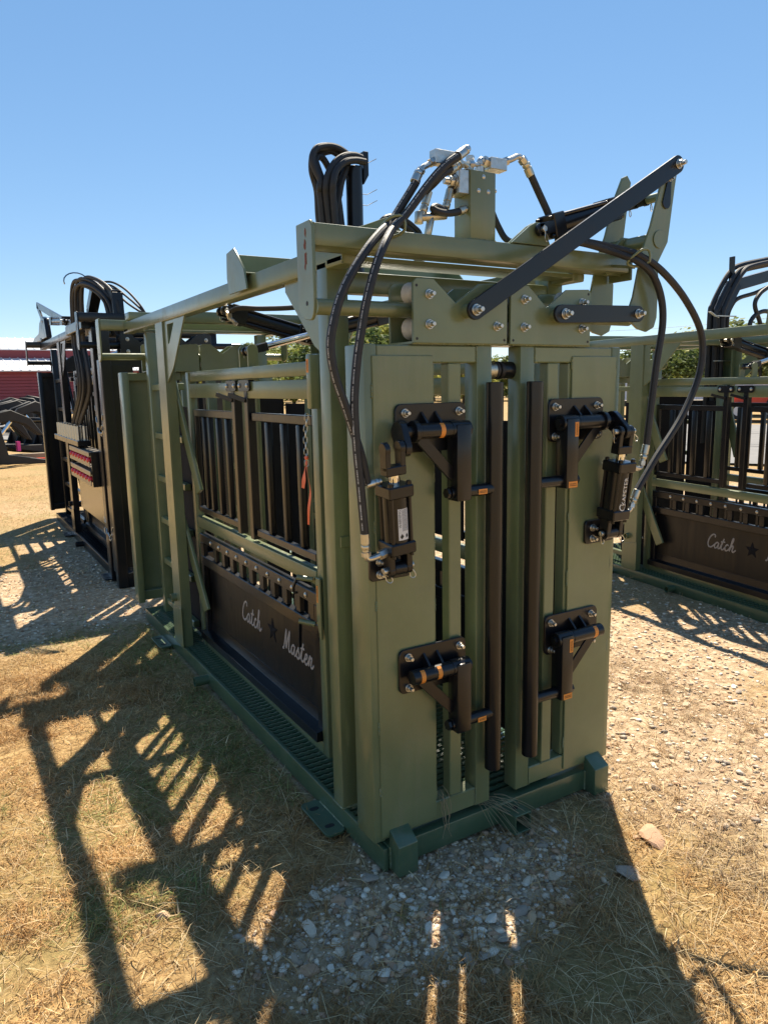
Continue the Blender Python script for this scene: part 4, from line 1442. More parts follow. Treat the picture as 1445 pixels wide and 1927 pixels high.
for z in (1.76, 2.14):
    c = L2((4.82, 2.27, z))
    G().box(c.x - 0.10, c.x + 0.12, c.y - 0.13, c.y - 0.11, c.z - 0.004, c.z + 0.004).build('hose_strap', 'zinc', chute2)

# ------------------------------------------------------------------ black chute behind
chute3 = thing('cattle_chute', 'black cattle chute with red valve knobs on its side and a hose boom overhead', 'cattle chute', (0.05, 4.32, -0.012))
build_chute(chute3, L=4.05, gm='black', fm='black', front=False, logo=False, rear_shift=-0.02)
for ob in chute3.children:
    ob.scale.z = 1.08
    ob.location.z *= 1.08
R = chute3
for ob in list(chute3.children):
    if ob.name.split('.')[0] in ('warning_sticker',):
        for ch in list(ob.children):
            bpy.data.objects.remove(ch)
        bpy.data.objects.remove(ob)
mat('shelf_steel', (0.30, 0.27, 0.23), 0.35, metal=0.8, col2=(0.22, 0.20, 0.17), nscale=20)
mat('mirror_panel', (0.20, 0.18, 0.14), 0.22, metal=0.9)
mat('valve_steel', (0.42, 0.43, 0.42), 0.3, metal=1.0)
for z in (1.05, 0.885):
    sh = G().box(-0.10, 0.03, 0.42, 1.50, z + 0.045, z + 0.052).box(-0.10, -0.094, 0.42, 1.50, z + 0.01, z + 0.045).build('valve_shelf', 'shelf_steel', R, 0.001)
    G().box(-0.10, -0.094, 0.42, 1.50, z - 0.075, z - 0.03).build('shelf_lip', 'shelf_steel', sh, 0.001)
    for i in range(7):
        yb = 0.50 + i * 0.155
        kb = G().cyl((-0.075, yb, z - 0.03), (-0.075, yb, z + 0.044), 0.008, 8).build('valve_lever', 'valve_steel', R)
        G().sphere((-0.082, yb, z - 0.022), 0.030, 12).build('knob', 'red_knob', kb)
for ya in (0.405, 1.50):
    G().box(-0.085, 0.0, ya, ya + 0.012, 0.80, 1.10).build('shelf_bracket', 'black', R, 0.002)
G().box(0.030, 0.036, 0.45, 1.95, 0.42, 0.80).build('side_sheet', 'mirror_panel', R)
G().box(-0.10, 0.02, 0.95, 2.50, 1.115, 1.17).build('valve_body', 'black', R, 0.006)
for i in range(8):
    y = 1.05 + i * 0.17
    for xx in (-0.075, -0.02):
        G().cyl((xx, y, 1.17), (xx, y, 1.30), 0.026, 10).build('hose_fitting', 'valve_steel', R)
pts0 = [(-0.02, 1.45, 1.30), (-0.02, 1.36, 1.36), (-0.02, 0.90, 1.60), (-0.02, 0.85, 1.813), (-0.02, 0.97, 2.034), (-0.02, 0.92, 2.241), (-0.02, 0.86, 2.442), (-0.01, 0.72, 2.530), (0.04, 0.52, 2.505), (0.10, 0.34, 2.42), (0.14, 0.24, 2.30), (0.16, 0.20, 2.08)]
for i in range(7):
    dx, dy = rnd.uniform(-0.04, 0.04), -0.20 + 0.065 * i
    pts = [(a + dx * (1 if j > 1 else 0.3), b + dy * (1 if j < 2 else 0.7 - 0.02 * j), c + (0.03 * math.cos(i * 2.1) if j > 6 else 0)) for j, (a, b, c) in enumerate(pts0)]
    hose(R, pts, 0.0155, 5)
for p, q in (((0.12, 0.95, 2.05), (0.12, 0.95, 2.35)), ((0.12, 0.95, 2.33), (0.12, 0.62, 2.52)), ((0.12, 0.64, 2.51), (0.18, 0.18, 2.38)), ((0.18, 0.18, 2.40), (0.18, 0.16, 2.20))):
    G().bar(p, q, 0.085, 0.085).build('hose_boom', 'black', R, 0.004)
G().box(-0.09, 0.10, 0.30, 1.15, 2.12, 2.20).build('boom_bracket', 'black', R, 0.006)
G().pipe([(-0.03 + 0.10 * math.cos(a), 0.72, 2.545 + 0.075 * math.sin(a)) for a in [rad(v) for v in range(-20, 201, 20)]], 0.006, 6).build('hose_hoop', 'valve_steel', R)
for k_ in range(3):
    hose(R, [(0.12, 0.5, 2.52 - 0.02 * k_), (0.18, 0.30, 2.50 - 0.03 * k_), (0.24, 0.10, 2.42 - 0.05 * k_), (0.30, -0.05, 2.30 - 0.03 * k_), (0.34, -0.12, 2.20)], 0.009, 6)
# linkage above the tail end
for p, q in (((0.05, 4.20, 2.70), (0.05, 3.55, 2.34)), ((0.05, 4.20, 2.70), (0.05, 1.65, 2.25))):
    G().bar(p, q, 0.02, 0.075, (1, 0, 0)).build('link_bar', 'black', R, 0.002)
G().prism([(3.2, 2.24), (4.5, 2.24), (4.5, 2.30), (3.9, 2.33), (3.75, 2.44), (3.5, 2.50), (3.3, 2.46)], 'x', 0.0, 0.06).build('linkage_frame', 'black', R, 0.004)
ram(R, (0.05, 1.9, 2.32), (0.05, 3.45, 2.44), 0.09, 0.1, 0.6, (1, 0, 0))
chain(R, [(-0.012, 0.34, 1.50), (-0.02, 0.30, 1.36), (-0.02, 0.20, 1.25), (-0.02, 0.08, 1.33), (-0.012, 0.02, 1.47)], 0.005, 0.05)
chain(R, [(-0.012, 0.30, 0.55), (-0.02, 0.25, 0.43), (-0.02, 0.14, 0.38), (-0.02, 0.02, 0.47), (-0.012, -0.06, 0.58)], 0.005, 0.05)
chain(R, [(-0.012, 0.34, 0.55), (-0.02, 0.335, 0.46), (-0.02, 0.33, 0.36)], 0.005, 0.05)
G().box(-0.03, 0.07, 0.22, 0.34, 0.0, 2.13).build('front_post', 'black', R, 0.006)
G().box(-0.03, 0.05, -0.07, 0.02, 0.0, 2.13).build('front_post', 'black', R, 0.006)
for z in (0.12, 0.62, 1.12, 1.62):
    G().box(0.0, 0.04, 0.021, 0.219, z, z + 0.05).build('front_rung', 'black', R, 0.004)

# ------------------------------------------------------------------ road
rd = Vector((-0.50, 0.866, 0))
rn = Vector((0.866, 0.50, 0))
c0 = Vector((12.6, 6.3, 0))
g = G()
vs = []
NR = 40
for i in range(NR + 1):
    s = -60 + 4.5 * i
    for w in (0.0, 3.2, 6.4):
        p = c0 + rd * s + rn * (w * 2.2)
        vs.append((p.x, p.y, float(gheight(p.x, p.y)) + 0.05))
fs = []
for i in range(NR):
    for j in range(2):
        a = i * 3 + j
        fs.append((a, a + 1, a + 4, a + 3))
road = g.poly(vs, fs).build('road', 'asphalt')
tag(road, 'pale grey asphalt road crossing beyond the chutes', 'road', kind='structure')
for w in (4.2, 9.0):
    g = G()
    vs = []
    for i in range(120):
        s = -60 + 1.5 * i
        p = c0 + rd * s + rn * (w + 0.08 * math.sin(i * 1.7))
        for dw in (0, 0.10):
            q = p + rn * dw
            vs.append((q.x, q.y, float(gheight(q.x, q.y)) + 0.10))
    g.poly(vs, [(2 * i, 2 * i + 1, 2 * i + 3, 2 * i + 2) for i in range(119)]).build('tar_seam', 'road_tar', road)

# ------------------------------------------------------------------ red barn with white roofs
barn = thing('barn', 'red metal barn with two white ribbed roofs, one above the other', 'barn', (4.2, 59.0, 0), rad(4))
X0, X1 = -22.0, 11.0
G().box(X0, X1, 0.0, 0.3, 0, 1.12).build('skirt_wall', 'white_siding', barn)
nb = 9
for i in range(nb):
    z0 = 1.12 + i * (2.1 / nb)
    G().prism([(0.0, z0), (-0.06, z0 + 0.02), (-0.03, z0 + 2.1 / nb - 0.01), (0.0, z0 + 2.1 / nb - 0.005), (0.3, z0 + 2.1 / nb - 0.005), (0.3, z0)], 'x', X0, X1).build('wall_panel', 'barn_red', barn)
G().box(X0, X1, 0.3, 9.0, 0, 3.2).build('wall', 'barn_red', barn)
G().box(X0, X1, 4.2, 13.0, 3.2, 4.95).build('wall', 'barn_red', barn)
G().prism([(-0.5, 3.16), (4.25, 4.24), (4.25, 4.32), (-0.5, 3.24)], 'x', X0 - 0.3, X1 + 0.3).build('lower_roof', 'white_metal', barn)
G().prism([(3.7, 4.90), (8.6, 6.05), (8.6, 6.13), (3.7, 4.98)], 'x', X0 - 0.3, X1 + 0.3).build('upper_roof', 'white_metal', barn)
G().prism([(8.6, 6.05), (13.5, 4.90), (13.5, 4.98), (8.6, 6.13)], 'x', X0 - 0.3, X1 + 0.3).build('upper_roof', 'white_metal', barn)
rib1 = G().prism([(-0.5, 3.24), (4.25, 4.32), (4.25, 4.38), (-0.5, 3.30)], 'x', -0.04, 0.04).mesh('roof_rib', 'white_metal')
rib2 = G().prism([(3.7, 4.98), (8.6, 6.13), (8.6, 6.19), (3.7, 5.04)], 'x', -0.04, 0.04).mesh('roof_rib', 'white_metal')
x = X0
while x < X1 + 0.2:
    inst('roof_rib', rib1, barn, (x, 0, 0))
    inst('roof_rib', rib2, barn, (x, 0, 0))
    x += 0.6

# ------------------------------------------------------------------ loader attachments by the barn


def grapple(loc, rz, s, label, tilt=0.0):
    t_ = thing('grapple_attachment', label, 'loader attachment', loc, rz)
    base = G()
    base.prism([(0.0, 0.05), (0.9, 0.0), (1.0, 0.06), (0.2, 0.22), (0.1, 0.75), (0.0, 0.75)], 'x', -0.02, 0.02)
    me = base.mesh('tine', 'black_rough', 0.01)
    for i in range(6):
        o = inst('tine', me, t_, ((-0.75 + i * 0.3) * s, 0, 0), (tilt, 0, 0), s)
    cl = G()
    cl.prism([(0.02, 0.72), (0.18, 0.98), (0.52, 1.02), (0.86, 0.80), (1.05, 0.42), (0.98, 0.44), (0.74, 0.70), (0.48, 0.82), (0.26, 0.80), (0.14, 0.66)], 'x', -0.03, 0.03)
    me2 = cl.mesh('claw', 'black_rough', 0.01)
    for x in (-0.5, -0.3, 0.3, 0.5):
        inst('claw', me2, t_, (x * s, 0, 0), (tilt + 0.12 * (x > 0), 0, 0), s)
    G().box(-0.8 * s, 0.8 * s, -0.06 * s, 0.02 * s, 0.05 * s, 0.78 * s).build('back_plate', 'black_rough', t_, 0.01)
    G().cyl((-0.82 * s, 0.0, 0.72 * s), (0.82 * s, 0.0, 0.72 * s), 0.05 * s, 12).build('torque_tube', 'black', t_)
    for x in (-0.4, 0.4):
        G().cyl((x * s, 0.05 * s, 0.40 * s), (x * s, 0.42 * s, 0.84 * s), 0.035 * s, 10).build('hydraulic_cylinder', 'chrome', t_)
    return t_


grapple((-0.32, 17.0, 0), rad(-75), 1.15, 'black grapple with a pink ribbon on its curved arm, nearest the barn yard boards')
G().box(0.44, 0.54, 0.55, 0.62, 0.30, 0.52).build('ribbon', 'pink_tape', bpy.data.objects[[o.name for o in bpy.data.objects if o.name.startswith('grapple_attachment')][-1]])
grapple((0.95, 19.0, 0), rad(118), 1.25, 'black grapple lying open with its flat tines toward the black chute', 0.25)
grapple((1.9, 31.0, 0), rad(100), 1.3, 'black grapple with raised curved claws in front of the red barn', 0.1)
grapple((2.75, 33.0, 0), rad(80), 1.4, 'black grapple with claws closed, parked close to the red barn wall')
brd = tag(G().box(-2.2, 1.8, 17.6, 17.75, 0.02, 0.16).build('board', 'lumber', None, 0.01), 'long pale board lying on the ground under the black grapple', 'board')
brd = tag(G().box(0.75, 1.5, 17.1, 17.2, 0.0, 0.08).build('red_beam', 'tractor_red', None, 0.01), 'red steel beam lying in the grass before the grapples', 'steel beam')

# ------------------------------------------------------------------ trailer shed and tractors over the road


def world_at(az, dist):
    return Vector((CAMP.x + math.sin(rad(az)) * dist, CAMP.y + math.cos(rad(az)) * dist, 0))


def wheel(parent, c, r, w, d):
    ty = G().cyl(Vector(c) - Vector(d) * w / 2, Vector(c) + Vector(d) * w / 2, r, 20).build('tyre', 'tyre', parent, 0.02)
    G().cyl(Vector(c) - Vector(d) * (w / 2 + 0.01), Vector(c) + Vector(d) * (w / 2 + 0.01), r * 0.55, 16).build('rim', 'rim', ty)
    return ty


p = world_at(58.5, 37)
tr = thing('box_trailer', 'long low white ribbed trailer side standing beyond the road', 'trailer', p, rad(-58))
G().box(-8, 8, 0, 2.5, 0.55, 1.55).build('body', 'white_siding', tr, 0.02)
rb = G().box(-0.03, 0.03, -0.045, -0.001, 0.62, 1.52).mesh('rib', 'white_metal')
for i in range(40):
    inst('rib', rb, tr, (-7.8 + i * 0.4, 0, 0))
G().box(-8, 8, 0.15, 2.3, 0.40, 0.549).build('chassis', 'black', tr)
for x in (-5.4, -4.2, 4.6, 5.8):
    wheel(tr, (x, 0.2, 0.45), 0.45, 0.28, (0, 1, 0))
for i, (az, dist, lab) in enumerate(((58.1, 33.0, 'red compact tractor parked in front of the white trailer, its loader raised'), (60.0, 33.6, 'red compact tractor parked in front of the white trailer, its loader down'))):
    p = world_at(az, dist)
    tt_ = thing('tractor', lab, 'tractor', p, rad(-62))
    G().prism([(-1.0, 0.55), (0.35, 0.55), (0.35, 1.15), (0.2, 1.25), (-0.9, 1.12), (-1.0, 1.0)], 'y', -0.28, 0.28).build('hood', 'tractor_red', tt_, 0.03)
    G().box(0.2, 1.1, -0.35, 0.35, 0.5, 0.75).build('seat_deck', 'tractor_red', tt_, 0.03)
    for sy in (-1, 1):
        G().prism([(0.25, 0.75), (0.5, 1.12), (1.0, 1.15), (1.25, 0.85), (1.15, 0.80), (0.95, 1.0), (0.5, 1.0), (0.35, 0.75)], 'y', sy * 0.42 - 0.14, sy * 0.42 + 0.14).build('fender', 'tractor_red', tt_, 0.01)
        wheel(tt_, (0.75, sy * 0.55, 0.55), 0.55, 0.3, (0, 1, 0))
        wheel(tt_, (-0.75, sy * 0.50, 0.35), 0.35, 0.2, (0, 1, 0))
        z1 = 0.9 if i == 0 else 0.35
        G().bar((0.1, sy * 0.42, 1.0), (-1.5, sy * 0.42, z1), 0.07, 0.12).build('loader_arm', 'tractor_red', tt_)
    G().prism([(-1.5, z1 - 0.3), (-1.95, z1 - 0.3), (-1.95, z1 - 0.26), (-1.55, z1 - 0.2), (-1.5, z1 + 0.2)], 'y', -0.7, 0.7).build('bucket', 'black', tt_, 0.01)
    G().box(0.85, 0.95, -0.4, -0.33, 0.75, 2.0).box(0.85, 0.95, 0.33, 0.4, 0.75, 2.0).box(0.85, 0.95, -0.33, 0.33, 1.93, 2.0).build('roll_bar', 'black', tt_)
    G().box(0.55, 0.95, -0.2, 0.2, 0.76, 0.9).box(0.85, 0.95, -0.2, 0.2, 0.9, 1.3).build('seat', 'black', tt_, 0.03)
p = world_at(53.6, 34)
ft = thing('flatbed_trailer', 'low grey flatbed trailer with white wheels standing on dry grass beyond the road', 'trailer', p, rad(-60))
G().box(-3, 3, -1.0, 1.0, 0.62, 0.75).build('deck', 'lumber', ft, 0.01)
G().box(-3, 3, -1.04, -1.0, 0.55, 0.78).build('side_rail', 'black', ft)
G().bar((3, 0, 0.6), (4.4, 0, 0.5), 0.12, 0.12).build('tongue', 'black', ft)
for x in (-0.9, 0.1):
    for y in (-1.15, 1.15):
        wheel(ft, (x, y, 0.38), 0.38, 0.22, (0, 1, 0))

# ------------------------------------------------------------------ trees


def crown_mesh(seed, hue):
    r = np.random.RandomState(seed)
    V, F, C = [], [], []
    nb = 26
    blobs = []
    for i in range(nb):
        z = 0.22 + 0.72 * r.rand()
        rad_ = 0.46 * math.sqrt(max(0.05, 1 - ((z - 0.50) / 0.56) ** 2)) * r.rand() ** 0.5
        a = r.rand() * 6.283
        blobs.append((rad_ * math.cos(a), rad_ * math.sin(a), z, 0.10 + 0.11 * r.rand(), 0.75 + 0.5 * r.rand()))
    n = 0
    for bx, by, bz, br, bt in blobs:
        m = 150
        d = r.normal(size=(m, 3))
        d /= np.linalg.norm(d, axis=1)[:, None]
        pos = np.array([bx, by, bz]) + d * (br * (0.55 + 0.5 * r.rand(m))[:, None]) * np.array([1, 1, 0.8])
        for k_ in range(m):
            nrm = d[k_] + r.normal(size=3) * 0.6
            nrm /= np.linalg.norm(nrm)
            u = np.cross(nrm, [0.3, 0.2, 1.0])
            u /= np.linalg.norm(u)
            v = np.cross(nrm, u)
            sz = 0.016 + 0.016 * r.rand()
            q = pos[k_]
            V += [q - u * sz, q + v * sz * 0.7, q + u * sz, q - v * sz * 0.7]
            F.append((n, n + 1, n + 2, n + 3))
            n += 4
            f = bt * (0.75 + 0.5 * r.rand())
            c = np.array(hue) * f
            C += [c] * 4
    me = np_mesh('crown', np.array(V), np.array(F), 'leaf')
    add_tint(me, np.array(C))
    return me


CROWNS = [crown_mesh(s, h) for s, h in ((1, (0.24, 0.27, 0.060)), (2, (0.12, 0.16, 0.05)), (3, (0.33, 0.33, 0.085)), (4, (0.17, 0.20, 0.065)))]
KIND = ['yellow green bushy tree', 'dark green dense tree', 'pale yellow green scrub tree', 'olive green broad tree']
tg = G()
tg.pipe([(0, 0, -0.02), (0.01, 0, 0.12), (-0.008, 0.01, 0.28), (0.01, 0.0, 0.5), (0.0, 0.0, 0.72)], [0.035, 0.027, 0.022, 0.014, 0.004], 8, smooth=2)
for a in range(5):
    an = a * 1.3
    z = 0.26 + 0.08 * a
    tg.pipe([(0, 0, z), (0.14 * math.cos(an), 0.14 * math.sin(an), z + 0.10), (0.28 * math.cos(an), 0.28 * math.sin(an), z + 0.16)], [0.012, 0.008, 0.003], 6)
TRUNK = tg.mesh('trunk', 'bark')
tr_r = random.Random(5)
spots = []
for i in range(34):
    az = 13 + i * 1.65 + tr_r.uniform(-0.5, 0.5)
    dist = tr_r.uniform(62, 78) if i % 2 else tr_r.uniform(86, 105)
    el = 3.2 + 1.5 * math.sin(az * 0.21 + 1.9) * 0.6 + tr_r.uniform(-0.6, 0.7)
    if 28 < az < 35:
        el += 1.3
    if az > 47:
        el -= 0.5
    spots.append((az, dist, 1.6 + dist * math.tan(rad(max(1.7, el)))))
for i, (az, dist, h) in enumerate(spots):
    kd = (0, 2, 1, 3, 2, 0, 3)[i % 7]
    p = world_at(az, dist)
    gz = float(gheight(p.x, p.y))
    t_ = thing('tree', KIND[kd] + ' in the row beyond the field', 'tree', (p.x, p.y, gz), tr_r.uniform(0, 6.28), 'trees in the row beyond the field')
    w = h * tr_r.uniform(1.1, 1.6)
    o = inst('crown', CROWNS[kd], t_, (0, 0, -0.10 * h), None, (w, w, h * 1.05))
    inst('trunk', TRUNK, t_, (0, 0, 0), None, (h, h, h))

# utility line far off
ul = []
for i, (az, dist) in enumerate(((38.0, 95), (66.0, 80))):
    p = world_at(az, dist)
    t_ = thing('utility_pole', 'wooden utility pole with a crossarm behind the tree row' if i == 0 else 'wooden utility pole with a crossarm out past the road', 'utility pole', (p.x, p.y, 0))
    G().cyl((0, 0, -0.3), (0, 0, 8.8), 0.16, 10, 0.11).build('pole', 'bark', t_)
    G().box(-1.1, 1.1, -0.06, 0.06, 8.1, 8.22).build('crossarm', 'bark', t_)
    ul.append(p)
for dz in (8.25, 7.2):
    a, b = ul[0] + Vector((0, 0, dz)), ul[1] + Vector((0, 0, dz))
    pts = [a.lerp(b, f / 10) - Vector((0, 0, 1.2 * (1 - (2 * f / 10 - 1) ** 2))) for f in range(11)]
    tag(G().pipe(pts, 0.018, 5).build('power_line', 'black'), 'thin power line strung between the utility poles', 'power line', 'power lines between the utility poles')

# ------------------------------------------------------------------ stones


def stone_verts(r, sub):
    bm = bmesh.new()
    bmesh.ops.create_icosphere(bm, subdivisions=sub, radius=1.0)
    v = np.array([x.co[:] for x in bm.verts])
    f = np.array([[q.index for q in p.verts] for p in bm.faces])
    bm.free()
    # facet by cutting with random planes
    for _ in range(13):
        n = r.normal(size=3)
        n /= np.linalg.norm(n)
        d = 0.45 + 0.40 * r.rand()
        k_ = v @ n
        v = v - np.outer(np.maximum(k_ - d, 0), n) * 0.92
    v *= np.array([1.0, 0.55 + 0.35 * r.rand(), 0.32 + 0.25 * r.rand()])
    v *= 1 + 0.03 * r.normal(size=(len(v), 1))
    return v, f


SR = np.random.RandomState(21)
PAL = np.array([(0.60, 0.47, 0.32), (0.47, 0.36, 0.25), (0.70, 0.58, 0.43), (0.50, 0.31, 0.19), (0.42, 0.34, 0.26), (0.62, 0.43, 0.26), (0.76, 0.67, 0.54)])
STONES = []
for i in range(14):
    v, f = stone_verts(SR, 2)
    me = np_mesh('stone', v, f, 'stone')
    add_tint(me, np.repeat((PAL[i % len(PAL)] * (0.9 + 0.2 * SR.rand()))[None], len(v), 0))
    me.polygons.foreach_set('use_smooth', [True] * len(me.polygons))
    me.set_sharp_from_angle(angle=rad(20))
    STONES.append(me)


def put_stone(x, y, s, label=None, group=None, mi=None, sink=0.25, rz=None):
    mi = SR.randint(len(STONES)) if mi is None else mi
    o = bpy.data.objects.new('stone', STONES[mi])
    COL.objects.link(o)
    o.location = (x, y, float(gheight(x, y)) + s * 0.42 - s * sink)
    o.rotation_euler = (SR.uniform(-0.25, 0.25), SR.uniform(-0.25, 0.25), SR.uniform(0, 6.28) if rz is None else rz)
    o.scale = (s, s, s * (0.5 if s > 0.05 else 0.85))
    tag(o, label, 'stone', group)
    return o


put_stone(-0.052, 0.004, 0.038, 'blue grey stone against the left front foot of the green chute', None, 4)
put_stone(-0.314, -0.100, 0.042, 'cracked pale stone lying alone in the dark gravel before the left gate leaf', None, 2)
put_stone(0.700, -0.430, 0.052, 'flat grey slab half in shadow beside the right front foot', None, 4, 0.3)
put_stone(0.925, -0.350, 0.075, 'broad pinkish flat rock in sun with a small round pebble at its edge', None, 3, 0.32)
put_stone(0.868, -0.318, 0.016, 'small red brown pebble at the edge of the broad flat rock', None, 3, 0.0)
put_stone(-0.677, 0.205, 0.034, 'tan stone at the edge of the sunlit square in the chute shadow', None, 5)
n = 0
while n < 280:
    if n < 140:
        x, y = SR.normal(0.10, 0.42), SR.normal(-0.24, 0.24)
    else:
        x, y = SR.uniform(1.0, 3.0), SR.uniform(-1.2, 2.2)
    if -0.13 < x < 1.1 and y > -0.11:
        continue
    if float(gravel(np.array([x]), np.array([y]))[0]) < 0.35 + 0.3 * SR.rand():
        continue
    s = 0.012 + 0.022 * SR.rand() ** 2.0
    front_ = n < 140
    put_stone(x, y, s, 'loose stone among the gravel in the shade before the chute gates' if front_ else 'loose stone on the sunlit stony ground right of the green chute',
              'loose stones before the gates' if front_ else 'loose stones in the sun right of the chute')
    n += 1


def scatter(name, N, pts_fn, size_fn, label):
    V, F, C = [], [], []
    protos = [stone_verts(SR, 1) for _ in range(24)]
    P = pts_fn(N)
    off = 0
    for (x, y) in P:
        v, f = protos[SR.randint(24)]
        s = size_fn()
        a = SR.uniform(0, 6.28)
        c_, s_ = math.cos(a), math.sin(a)
        vv = v * s
        vv = np.stack([vv[:, 0] * c_ - vv[:, 1] * s_, vv[:, 0] * s_ + vv[:, 1] * c_, vv[:, 2]], 1)
        z = float(gheight(x, y)) + s * 0.15
        V.append(vv + np.array([x, y, z]))
        F.append(f + off)
        off += len(v)
        C.append(np.repeat((PAL[SR.randint(len(PAL))] * (0.7 + 0.5 * SR.rand()))[None], len(v), 0))
    me = np_mesh(name, np.concatenate(V), np.concatenate(F), 'stone')
    add_tint(me, np.concatenate(C))
    o = bpy.data.objects.new(name, me)
    COL.objects.link(o)
    tag(o, label, 'gravel', kind='stuff')
    return o


def gravel_pts(N):
    out = []
    while len(out) < N:
        m = 4000
        sel = SR.rand(m)
        x = np.where(sel < 0.27, SR.normal(0.10, 0.50, m), np.where(sel < 0.80, SR.uniform(0.9, 4.2, m), SR.uniform(-2.4, 0.2, m)))
        y = np.where(sel < 0.27, SR.normal(-0.22, 0.30, m), np.where(sel < 0.80, SR.uniform(-1.3, 3.4, m), SR.uniform(2.9, 6.2, m)))
        keep = gravel(x, y) * (0.45 + 0.75 * vnoise(x, y, 3.0, 61)) > 0.15 + 0.55 * SR.rand(m)
        out += list(zip(x[keep], y[keep]))
    return out[:N]


scatter('gravel', 17000, gravel_pts, lambda: (0.0035 + 0.0125 * SR.rand() ** 2.4) if SR.rand() > 0.07 else SR.uniform(0.011, 0.022), 'grey and tan crushed stone spread round the chutes')

def stone_pts(N):
    return [p for p in gravel_pts(N * 2) if p[0] > 0.75 or p[1] > 2.5 or SR.rand() < 0.25][:N]


scatter('crushed_stone', 3600, stone_pts, lambda: 0.009 + 0.017 * SR.rand() ** 1.8, 'pale broken stone lying over the dirt right of the green chute and behind it')

# ------------------------------------------------------------------ grass
GR = np.random.RandomState(3)


def blades(name, x, y, length, width, lean, cols, label, curl=0.6):
    n = len(x)
    z = gheight(x, y)
    a = GR.uniform(0, 2 * np.pi, n)
    d = np.stack([np.cos(a), np.sin(a), np.zeros(n)], 1)
    sdir = np.stack([-np.sin(a), np.cos(a), np.zeros(n)], 1)
    tw = GR.normal(0, 0.5, n)
    sdir = sdir * np.cos(tw)[:, None] + np.array([0, 0, 1.0]) * np.sin(tw)[:, None]
    base = np.stack([x, y, z - 0.003], 1)
    ts = np.array([0, 0.4, 0.75, 1.0])
    ws = np.array([1.0, 0.9, 0.6, 0.08])
    V = np.zeros((n, 8, 3))
    for i, (tt, w) in enumerate(zip(ts, ws)):
        ang = lean + curl * tt * GR.uniform(0.4, 1.2, n)
        hor = np.sin(np.minimum(ang, 1.52)) * length * tt
        ver = np.cos(np.minimum(ang, 1.52)) * length * tt
        c = base + d * hor[:, None] + np.array([0, 0, 1.0]) * ver[:, None]
        V[:, 2 * i] = c - sdir * (width * w / 2)[:, None]
        V[:, 2 * i + 1] = c + sdir * (width * w / 2)[:, None]
    idx = (np.arange(n) * 8)[:, None, None]
    q = np.array([[0, 1, 3, 2], [2, 3, 5, 4], [4, 5, 7, 6]])[None]
    F = (idx + q).reshape(-1, 4)
    me = np_mesh(name, V.reshape(-1, 3), F, 'grass')
    add_tint(me, np.repeat(cols, 8, 0))
    o = bpy.data.objects.new(name, me)
    COL.objects.link(o)
    tag(o, label, 'grass', kind='stuff')
    return o


def grass_pts(N, x0, x1, y0, y1, dens):
    X_, Y_ = [], []
    c = 0
    while c < N:
        m = 60000
        x, y = GR.uniform(x0, x1, m), GR.uniform(y0, y1, m)
        k_ = dens(x, y) > GR.rand(m)
        k_ &= ~((x > -0.01) & (x < 1.04) & (y > -0.02) & (y < 3.3))
        k_ &= ~((x > 0.0) & (x < 1.08) & (y > 3.9) & (y < 8.0))
        X_.append(x[k_])
        Y_.append(y[k_])
        c += k_.sum()
    return np.concatenate(X_)[:N], np.concatenate(Y_)[:N]


def straw_cols(x, y):
    n = len(x)
    pal = np.array([(0.62, 0.42, 0.185), (0.52, 0.33, 0.135), (0.72, 0.54, 0.30), (0.40, 0.235, 0.095), (0.60, 0.37, 0.14)])
    c = pal[GR.randint(len(pal), size=n)] * GR.uniform(0.75, 1.15, n)[:, None]
    c = c * (0.62 + 0.50 * vnoise(x, y, 1.7, 51) + 0.12 * vnoise(x, y, 6, 52))[:, None]
    c[:, 1] *= 0.99
    c = np.where((x > 0.9)[:, None], c * 0.6 + c.mean(1)[:, None] * 0.4 * np.array([1.12, 1.0, 0.82]), c)
    gmask = sstep(0.44, 0.66, vnoise(x, y, 0.9, 31) * 0.65 + vnoise(x, y, 3.5, 32) * 0.35) * (x < 0.4)
    isg = GR.rand(n) < gmask * 0.75
    gp = np.array([(0.27, 0.28, 0.09), (0.20, 0.235, 0.065), (0.36, 0.34, 0.13)])
    c[isg] = gp[GR.randint(3, size=isg.sum())] * GR.uniform(0.8, 1.15, isg.sum())[:, None]
    return c


def gdens(x, y):
    return np.clip(1.02 - gravel(x, y) * 0.80, 0.20, 1) * (0.35 + 0.65 * sstep(0.25, 0.6, vnoise(x, y, 5, 41)))


x, y = grass_pts(150000, -2.2, 2.4, -1.5, 3.2, gdens)
blades('dry_grass', x, y, GR.uniform(0.022, 0.062, len(x)), GR.uniform(0.0014, 0.0030, len(x)), GR.uniform(0.5, 1.45, len(x)), straw_cols(x, y), 'short dry straw coloured grass with some green blades')
x, y = grass_pts(70000, -6.5, 6.5, -1.5, 14.0, gdens)
blades('dry_grass', x, y, GR.uniform(0.03, 0.075, len(x)), GR.uniform(0.003, 0.006, len(x)), GR.uniform(0.3, 1.3, len(x)), straw_cols(x, y), 'short dry grass stretching back beside the black chute')
# upright tufts in the foreground
tx, ty = grass_pts(2600, -2.0, 2.2, -1.5, 2.6, lambda x, y: gdens(x, y) * (0.2 + 0.8 * sstep(0.45, 0.7, vnoise(x, y, 2.3, 71))))
x = np.repeat(tx, 26) + GR.normal(0, 0.016, len(tx) * 26)
y = np.repeat(ty, 26) + GR.normal(0, 0.016, len(ty) * 26)
k_ = ~((x > -0.03) & (x < 1.06) & (y > -0.09))
x, y = x[k_], y[k_]
tc_ = straw_cols(x, y) * np.array([0.92, 0.86, 0.80])
blades('grass_tufts', x, y, GR.uniform(0.025, 0.075, len(x)), GR.uniform(0.0014, 0.0028, len(x)), GR.uniform(0.1, 1.1, len(x)), tc_, 'matted tufts of brown dry grass standing among the straw', 0.9)
